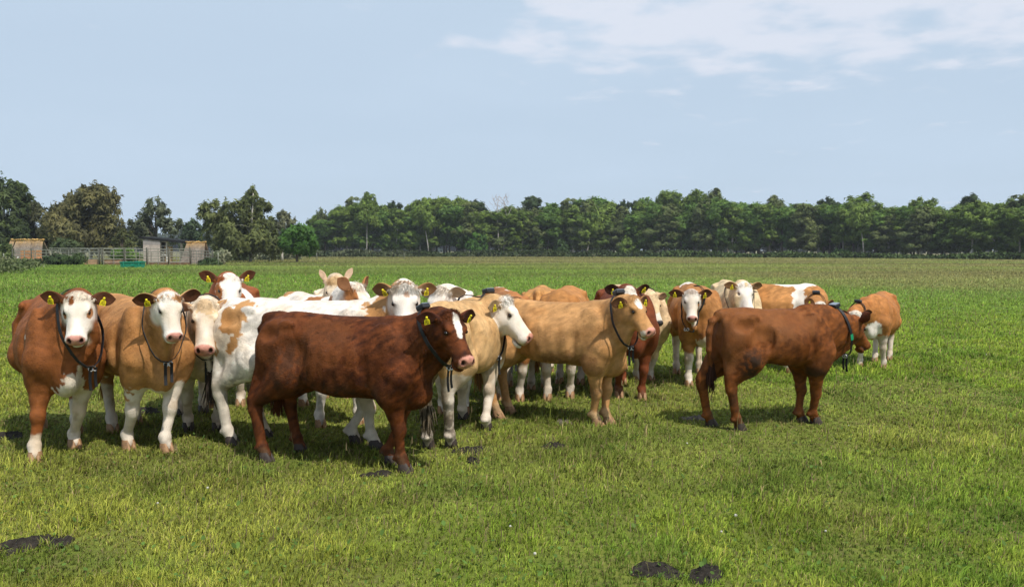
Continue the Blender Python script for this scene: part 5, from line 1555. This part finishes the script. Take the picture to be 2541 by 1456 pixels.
def hurdle(p0, p1, h, label, rails=5, ups=3):
    p0, p1 = np.array(p0, float), np.array(p1, float)
    root = bpy.data.objects.new('pen_hurdle', None); COL.objects.link(root)
    c = (p0 + p1) / 2; root.location = (c[0], c[1], 0)
    tag(root, label, 'fence', 'metal hurdles of the cattle pen')
    a, b = np.append(p0 - c, 0), np.append(p1 - c, 0)
    for i in range(rails):
        z = np.array([0, 0, 0.30 + (h - 0.30) * i / (rails - 1)])
        g = Geo(); g.bar(a + z, b + z, 0.05, 0.075)
        link('rail', g.mesh('rail', False), M_RAIL, root)
    for i in range(ups):
        t = i / (ups - 1)
        p = a + (b - a) * t
        g = Geo(); g.bar(p + (0, 0.03, 0.05), p + (0, 0.03, h + 0.02), 0.06)
        link('upright', g.mesh('upright', False), M_RAIL, root)


def post(p, h, label, r=0.085, m=None):
    g = Geo(); g.tube([(0, 0, -0.1), (0.01, 0, h * 0.6), (0.0, 0, h)], [r, r * 0.95, r * 0.9], 7)
    tag(link('fence_post', g.mesh('fence_post'), m or M_POST, loc=(p[0], p[1], 0)), label, 'fence post', 'posts of the cattle pen')


def pen():
    def X(z, d): return (at(zx(z), CV, d)[0], d)
    front = [1150, 1395, 1645, 1885, 2125]
    for i in range(4):
        hurdle(X(front[i] + 10, 95), X(front[i + 1] - 8, 95), 1.86, 'front hurdle of the pen, %s' % ('behind the left end of the green trough', 'behind the right end of the green trough', 'in front of the open half of the shed', 'in front of the right sheet hut')[i])
    for i, z in enumerate(front):
        post((X(z, 95)[0], 94.9), 2.02, 'dark post in the front side of the pen, %s' % ('left of the green trough', 'just above the green trough', 'right of the green trough', 'below the open half of the shed', 'at the hinge of the end gate')[i])
    post((X(1118, 95)[0], 94.9), 2.0, 'second of the two close posts left of the green trough')
    hurdle(X(2135, 95), X(2362, 93), 1.62, 'end gate of the pen, right of all the front hurdles', 5, 9)
    post(X(2372, 93), 1.75, 'last post at the right end of the pen')
    left = [170, 400, 650, 900, 1110]
    for i in range(4):
        hurdle(X(left[i] + 8, 97.5 - i * 0.4), X(left[i + 1] - 8, 97.5 - i * 0.4 - 0.3), 1.72 + 0.04 * i, 'side hurdle of the pen, %s' % ('in front of the rusty orange hopper', 'right of the rusty orange hopper', 'above the dark nettles', 'between the nettles and the paired posts')[i])
        post((X(left[i], 97.5)[0], 97.2 - i * .4), 1.9, 'dark post in the left side of the pen, %s' % ('at the left corner', 'beside the rusty orange hopper', 'rising from the nettles', 'at the right end of the nettles')[i])
    back = [560, 820, 1010, 1270, 1540]
    for i in range(4):
        hurdle(X(back[i], 108), X(back[i + 1] - 12, 108), 1.98, 'rear hurdle of the pen, %s' % ('behind the nettles', 'second from the left in the rear row', 'left of the dark bush in the pen', 'behind the dark bush in the pen')[i])
    for i, (z0, z1, d) in enumerate(((1560, 1820, 101), (1830, 2110, 102))):
        hurdle(X(z0, d), X(z1, d), 1.55, 'inner hurdle of the pen, %s' % ('below the boarded half of the shed', 'below the open half of the shed')[i])
    # bare earth inside
    g = Geo(); a, b = X(940, 90), X(2200, 90)
    n = 30
    pts = [(a[0] + (b[0] - a[0]) * t, 92.5 + 0.5 * math.sin(t * 19), 0.008) for t in np.linspace(0, 1, n)] + [(a[0] + (b[0] - a[0]) * t + 2 * t, 104, 0.008) for t in np.linspace(0, 1, n)]
    g.add(pts, [(i, i + 1, n + i + 1, n + i) for i in range(n - 1)])
    tag(link('bare_earth', g.mesh('bare_earth'), M_EARTH), 'bare brown earth inside the pen', kind='structure')
    # low boards along the front
    for i, (z0, z1, h, lab) in enumerate(((950, 1128, 0.62, 'low brown board left of the paired posts'), (1168, 1372, 0.60, 'low brown board behind the left end of the green trough'), (1640, 1880, 0.34, 'low brown board right of the green trough'), (1895, 2120, 0.30, 'low brown board before the right sheet hut'))):
        g = Geo(); p0, p1 = X(z0, 95.5), X(z1, 95.5)
        for j in range(2):
            g.bar((p0[0], 95.5 - j * 0.012, h * (0.27 + 0.48 * j)), (p1[0], 95.5 - j * 0.02, h * (0.26 + 0.48 * j)), 0.05, h * 0.45)
        tag(link('kick_board', g.mesh('kick_board', False), M_EARTH), lab, 'board', 'low boards along the pen')
    # green trough
    d = 80.0
    x0, x1 = at(zx(1358), CV, d)[0], at(zx(1607), CV, d)[0]
    xc = (x0 + x1) / 2; hw = (x1 - x0) / 2
    root = bpy.data.objects.new('water_trough', None); COL.objects.link(root); root.location = (xc, d, 0)
    tag(root, 'green plastic water trough standing in the grass before the pen', 'trough')
    g = Geo()
    for (sx, sy, z) in ((0.90, 0.36, 0.0), (0.95, 0.42, 0.50)): pass
    ring = lambda fx, fy, z: [(sx * hw * fx, sy * fy, z) for sx, sy in ((-1, -1), (1, -1), (1, 1), (-1, 1))]
    V = ring(0.90, 0.38, 0.0) + ring(0.95, 0.44, 0.50) + ring(0.90, 0.38, 0.50) + ring(0.84, 0.32, 0.16)
    Q = [(3, 2, 1, 0)]
    for k in range(3):
        Q += [(k * 4 + j, k * 4 + (j + 1) % 4, (k + 1) * 4 + (j + 1) % 4, (k + 1) * 4 + j) for j in range(4)]
    Q.append((12, 13, 14, 15))
    g.add(V, Q)
    link('basin', g.mesh('basin', False), M_TROUGH, root)
    g = Geo()
    for s_ in (-1, 1):
        g.box((0, s_ * 0.45, 0.545), (hw, 0.05, 0.042)); g.box((s_ * (hw - 0.05), 0, 0.547), (0.048, 0.39, 0.040))
    link('rim', g.mesh('rim', False), M_TROUGH, root)
    g = Geo(); g.box((hw * 0.18, -0.46, 0.27), (0.16, 0.05, 0.10)); g.box((-hw * .62, -0.45, 0.25), (0.05, 0.05, 0.24)); g.box((hw * .74, -0.45, 0.25), (0.05, 0.05, 0.24))
    link('rib', g.mesh('rib', False), M_TROUGH, root)
    g = Geo(); g.box((hw * 0.62, 0.0, 0.60), (hw * 0.30, 0.36, 0.035))
    link('float_cover', g.mesh('float_cover', False), M_TROUGH, root)
    # shed
    d = 106.0

    def S(z, y, dd=d): return at(zx(z), zy(y), dd)
    root = bpy.data.objects.new('shed', None); COL.objects.link(root)
    b = np.array([S(1840, 300)[0], d, 0]); root.location = b
    tag(root, 'open cattle shed with a sloping black roof and a grey boarded end', 'shed')
    g = Geo()
    a0, a1 = S(1555, 158) - b, S(2125, 216) - b
    for dy, in ((0,),):
        P0 = [a0 + (0, -0.15, 0), a1 + (0, -0.15, 0), a1 + (0, 3.6, 0.1), a0 + (0, 3.6, 0.1)]
        V = [p + np.array([0, 0, 0.12]) for p in P0] + [p - np.array([0, 0, 0.14]) for p in P0]
        g.add(V, [(0, 1, 2, 3), (7, 6, 5, 4), (0, 4, 5, 1), (1, 5, 6, 2), (2, 6, 7, 3), (3, 7, 4, 0)])
    link('roof', g.mesh('roof', False), M_ROOF, root)
    pc = {'u': (0.29, 0.265, 0.25), 'l': (0.45, 0.385, 0.335)}
    w0, w1 = S(1592, 240)[0] - b[0], S(1780, 240)[0] - b[0]
    zr = S(1680, 180)[2]; zm = S(1680, 236)[2]
    g = Geo(); g.box(((w0 + w1) / 2, 0.0, (zr + zm) / 2), ((w1 - w0) / 2, 0.04, (zr - zm) / 2), None, np.array(pc['u']))
    g.box((w0 + (w1 - w0) * .20, -0.02, zm / 2), ((w1 - w0) * .20, 0.04, zm / 2 - 0.02), None, np.array(pc['l'])); g.box((w0 + (w1 - w0) * .705, -0.02, zm / 2), ((w1 - w0) * .285, 0.04, zm / 2 - 0.02), None, np.array(pc['l']) * 0.95)
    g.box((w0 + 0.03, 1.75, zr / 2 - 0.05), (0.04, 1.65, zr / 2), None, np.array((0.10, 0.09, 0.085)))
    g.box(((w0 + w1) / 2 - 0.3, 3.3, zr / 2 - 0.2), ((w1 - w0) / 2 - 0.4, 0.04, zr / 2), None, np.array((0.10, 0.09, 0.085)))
    link('wall', g.mesh('wall', False), M_PLY, root)
    for z in (1783, 2020, 2110):
        p = S(z, 300) - b; tp = a0[2] + (a1[2] - a0[2]) * ((z - 1555) / 570) - 0.15
        g = Geo(); g.box((p[0], -0.05 if z != 1783 else 0.1, tp / 2), (0.09 if z != 2020 else 0.15, 0.09, tp / 2))
        link('post', g.mesh('post', False), M_POST, root)
    # white rack and tan crate in the shed
    root = bpy.data.objects.new('rack', None); COL.objects.link(root); c = S(1818, 270, 107.0); root.location = (c[0], 107, 0)
    tag(root, 'white shelf rack standing in the opening of the shed', 'rack')
    g = Geo()
    for sx in (-0.55, 0.5):
        g.box((sx, 0, 1.42), (0.05, 0.3, 1.42))
    link('frame', g.mesh('frame', False), M_WHITE, root)
    for zz in (1.1, 1.75, 2.25, 2.8):
        g = Geo(); g.box((0, 0, zz), (0.497, 0.3, 0.045)); link('shelf', g.mesh('shelf', False), M_WHITE, root)
    c = S(1865, 250, 107.2)
    g = Geo(); g.box((0, 0, 0.55), (0.40, 0.3, 0.55)); g.box((0, 0, 1.65), (0.41, 0.32, 0.54)); g.box((0, -0.3, 1.13), (0.44, 0.04, 0.03))
    tag(link('crate', g.mesh('crate', False), mat('tan_crate', (0.42, 0.28, 0.13), 0.8, var=0.2), loc=(c[0] + 0.1, 107.2, 0)), 'stack-high tan crate beside the white rack in the shed', 'crate')
    # sheet huts
    for (z0, z1, y0, y1, dd, seed, lab) in ((118, 535, 182, 335, 103, 3, 'hut of weathered sheets with an orange lichen ridge, left end of the pen'), (2062, 2318, 208, 335, 103, 9, 'smaller hut of weathered sheets with an orange lichen ridge, beside the shed')):
        rng = np.random.default_rng(seed)
        xa, xb = at(zx(z0), CV, dd)[0], at(zx(z1), CV, dd)[0]
        top = at(zx(z0), zy(y0), dd)[2]
        b = np.array([(xa + xb) / 2, dd, 0])
        root = bpy.data.objects.new('sheet_hut', None); COL.objects.link(root); root.location = b
        tag(root, lab, 'hut')
        n = 8 if z0 < 500 else 6
        for side in (-1, 1):
            for i in range(n):
                t0, t1 = i / n, (i + 1) / n + 0.01
                hw = (xb - xa) / 2
                skew = 0.10 * hw
                sl = rng.uniform(-0.05, 0.05)
                tt = top * rng.uniform(0.94, 1.0)
                xs = [-hw + 2 * hw * t0, -hw + 2 * hw * t1]
                up = [x * 0.86 + sl * 3 for x in xs]
                g = Geo()
                m = 7
                V, C = [], []
                base = np.array((0.21, 0.18, 0.15)) * rng.uniform(0.7, 1.15)
                lich = np.array((0.50, 0.30, 0.09))
                for j in range(m):
                    h_ = j / (m - 1)
                    for q in range(9):
                        w_ = q / 8
                        x = (xs[0] + (xs[1] - xs[0]) * w_) * (1 - h_) + (up[0] + (up[1] - up[0]) * w_) * h_
                        y = side * (1.5 * (1 - h_)**1.0 + 0.05) + 0.035 * side * math.cos(q * math.pi) - side * 0.02 * (i % 2)
                        V.append((x, y, h_ * tt)); C.append(base + (lich - base) * max(0, h_ * 3.0 - 2.2) * rng.uniform(0.5, 1))
                g.add(V, [(j * 9 + q, j * 9 + q + 1, (j + 1) * 9 + q + 1, (j + 1) * 9 + q) for j in range(m - 1) for q in range(8)], None, np.clip(C, 0, 1))
                ob = link('sheet', g.mesh('sheet', False), M_SHEET, root)
                so = ob.modifiers.new('thick', 'SOLIDIFY'); so.thickness = 0.03
        g = Geo()
        for i in range(n * 2):
            x = -hw * 0.88 + 1.76 * hw * (i + 0.5) / (n * 2)
            g.ball((x, 0, top + rng.uniform(-0.03, 0.05)), (0.2, 0.16, rng.uniform(0.06, 0.13)), 7, 5, C=np.array((0.46, 0.29, 0.10)) * rng.uniform(0.7, 1.2))
        link('ridge_cap', g.mesh('ridge_cap'), M_SHEET, root)
    # rusty hopper
    d = 99.5
    c = at(zx(360), CV, d)
    root = bpy.data.objects.new('feed_hopper', None); COL.objects.link(root); root.location = (c[0], d, 0)
    tag(root, 'rusty orange feed hopper behind the left hurdles', 'hopper')
    g = Geo(); V = [(-0.95, -0.6, 0.62), (0.95, -0.6, 0.62), (0.95, 0.6, 0.62), (-0.95, 0.6, 0.62), (-0.88, -0.7, 1.75), (0.90, -0.7, 1.68), (0.90, 0.7, 1.72), (-0.88, 0.7, 1.78)]
    g.add(V, [(3, 2, 1, 0), (4, 5, 6, 7), (0, 1, 5, 4), (1, 2, 6, 5), (2, 3, 7, 6), (3, 0, 4, 7)])
    link('bin', g.mesh('bin', False), M_RUST, root)
    g = Geo(); V = [(-1.05, -0.7, 0.18), (1.05, -0.7, 0.18), (1.05, 0.7, 0.18), (-1.05, 0.7, 0.18), (-1.32, -0.95, 0.60), (1.32, -0.95, 0.60), (1.32, 0.95, 0.60), (-1.32, 0.95, 0.60)]
    g.add(V, [(3, 2, 1, 0), (4, 5, 6, 7), (0, 1, 5, 4), (1, 2, 6, 5), (2, 3, 7, 6), (3, 0, 4, 7)])
    link('tray', g.mesh('tray', False), M_RUST, root)
    for sx in (-0.85, 0.85):
        g = Geo(); g.box((sx, 0, 0.09), (0.08, 0.7, 0.09)); link('skid', g.mesh('skid', False), M_POST, root)
    # plants round the pen
    pt = picture_tree
    pt('nettle_clump', 'dark nettle clump along the left foot of the pen', 93.5, [(zx(520), zy(430), 22, 9), (zx(640), zy(415), 24, 13), (zx(760), zy(425), 22, 12), (zx(880), zy(420), 16, 14), (zx(430), zy(445), 18, 7)], ((0.030, 0.060, 0.018), (0.075, 0.115, 0.035)), 3200, 0.24, (zx(680), zx(680), zy(430)), seed=21, cat='weeds', r0=0.03, limbs=4, droop=0)
    pt('nettle_clump', 'dark nettle clump at the right foot of the pen gate', 92.0, [(zx(2260), zy(455), 16, 8), (zx(2350), zy(445), 14, 10), (zx(2415), zy(465), 12, 6)], ((0.034, 0.066, 0.018), (0.085, 0.125, 0.040)), 1500, 0.24, (zx(2330), zx(2330), zy(450)), seed=22, cat='weeds', r0=0.03, limbs=4, droop=0)
    pt('elder_bush', 'white-flowering elder bush just right of the pen gate', 98.0, [(zx(2440), zy(345), 15, 10), (zx(2400), zy(370), 12, 11), (zx(2500), zy(360), 14, 9), (zx(2450), zy(400), 14, 10)], ((0.10, 0.14, 0.06), (0.42, 0.42, 0.28)), 1500, 0.24, (zx(2440), zx(2440), zy(350)), seed=23, cat='bush', r0=0.05, limbs=4, droop=0)
    pt('dark_bush', 'dark rounded bush growing inside the pen', 104.0, [(zx(1310), zy(355), 14, 9), (zx(1400), zy(345), 18, 10), (zx(1490), zy(358), 13, 8)], DEEP, 1500, 0.28, (zx(1400), zx(1400), zy(355)), seed=24, cat='bush', r0=0.06, limbs=3, droop=0)
    pt('pale_bush', 'green bush behind the rear hurdles, left of the shed', 112.0, [(zx(760), zy(245), 24, 11), (zx(680), zy(262), 18, 8), (zx(850), zy(262), 16, 8)], ((0.045, 0.075, 0.025), (0.12, 0.15, 0.06)), 1700, 0.3, (zx(760), zx(760), zy(250)), seed=25, cat='bush', r0=0.06, limbs=4, droop=0)
    pt('pale_bush', 'light green bush at the left picture edge beside the pen', 100.0, [(zx(40), zy(290), 18, 14), (zx(90), zy(330), 16, 12), (zx(20), zy(370), 24, 14)], ((0.05, 0.09, 0.025), (0.15, 0.19, 0.06)), 2200, 0.3, (zx(40), zx(40), zy(300)), seed=26, cat='bush', r0=0.06, limbs=4, droop=0)
    pt('elder_bush', 'cream-flowering bush low at the left picture edge', 74.0, [(zx(20), zy(455), 20, 14), (zx(70), zy(490), 17, 12), (zx(-40), zy(470), 30, 18), (zx(10), zy(540), 22, 12)], ((0.09, 0.12, 0.05), (0.34, 0.34, 0.19)), 3000, 0.22, (zx(20), zx(20), zy(460)), seed=27, cat='bush', r0=0.05, limbs=4, droop=0)
    # stakes
    for z, h, dd, lab, m in ((55, 1.35, 96, 'thin grey stake left of the pen', M_RAIL), (2432, 1.45, 90, 'thin pale stake right of the pen gate', M_RAIL), (212, 0.95, 94, 'short white stake before the pen, left of the rusty hopper', M_WHITE)):
        post((at(zx(z), CV, dd)[0], dd), h, lab, 0.05, m)
    for u, dd, lab in ((1003, 150, 'lone thin stake in the field before the left part of the wood'), (787, 135, 'thin stake right of the bright green tree'), (670, 120, 'thin stake in the pale cow parsley')):
        post((at(u, CV, dd)[0], dd), 1.2, lab, 0.05, M_RAIL)


M_WHITE = mat('white_paint', (0.72, 0.72, 0.70), 0.5)


def haze():
    """thin summer air round the whole field, below the sky"""
    g = Geo(); g.box((0, 330, 12.5), (720, 360, 13.5))
    o = link('haze', g.mesh('haze', False))
    m = bpy.data.materials.new('thin_air'); m.use_nodes = True
    nt = m.node_tree; nt.nodes.clear()
    v = nd(nt, 'ShaderNodeVolumePrincipled', inp={'Color': (0.86, 0.92, 1.0, 1), 'Density': 0.00026, 'Anisotropy': 0.2})
    out = nd(nt, 'ShaderNodeOutputMaterial')
    nt.links.new(v.outputs[0], out.inputs['Volume'])
    o.data.materials.append(m)
    tag(o, 'thin pale haze over the field', kind='stuff')


haze()
left_trees()
wood()
undergrowth()
pen()
for sp_ in HERD:
    make_cow(sp_)
grass()
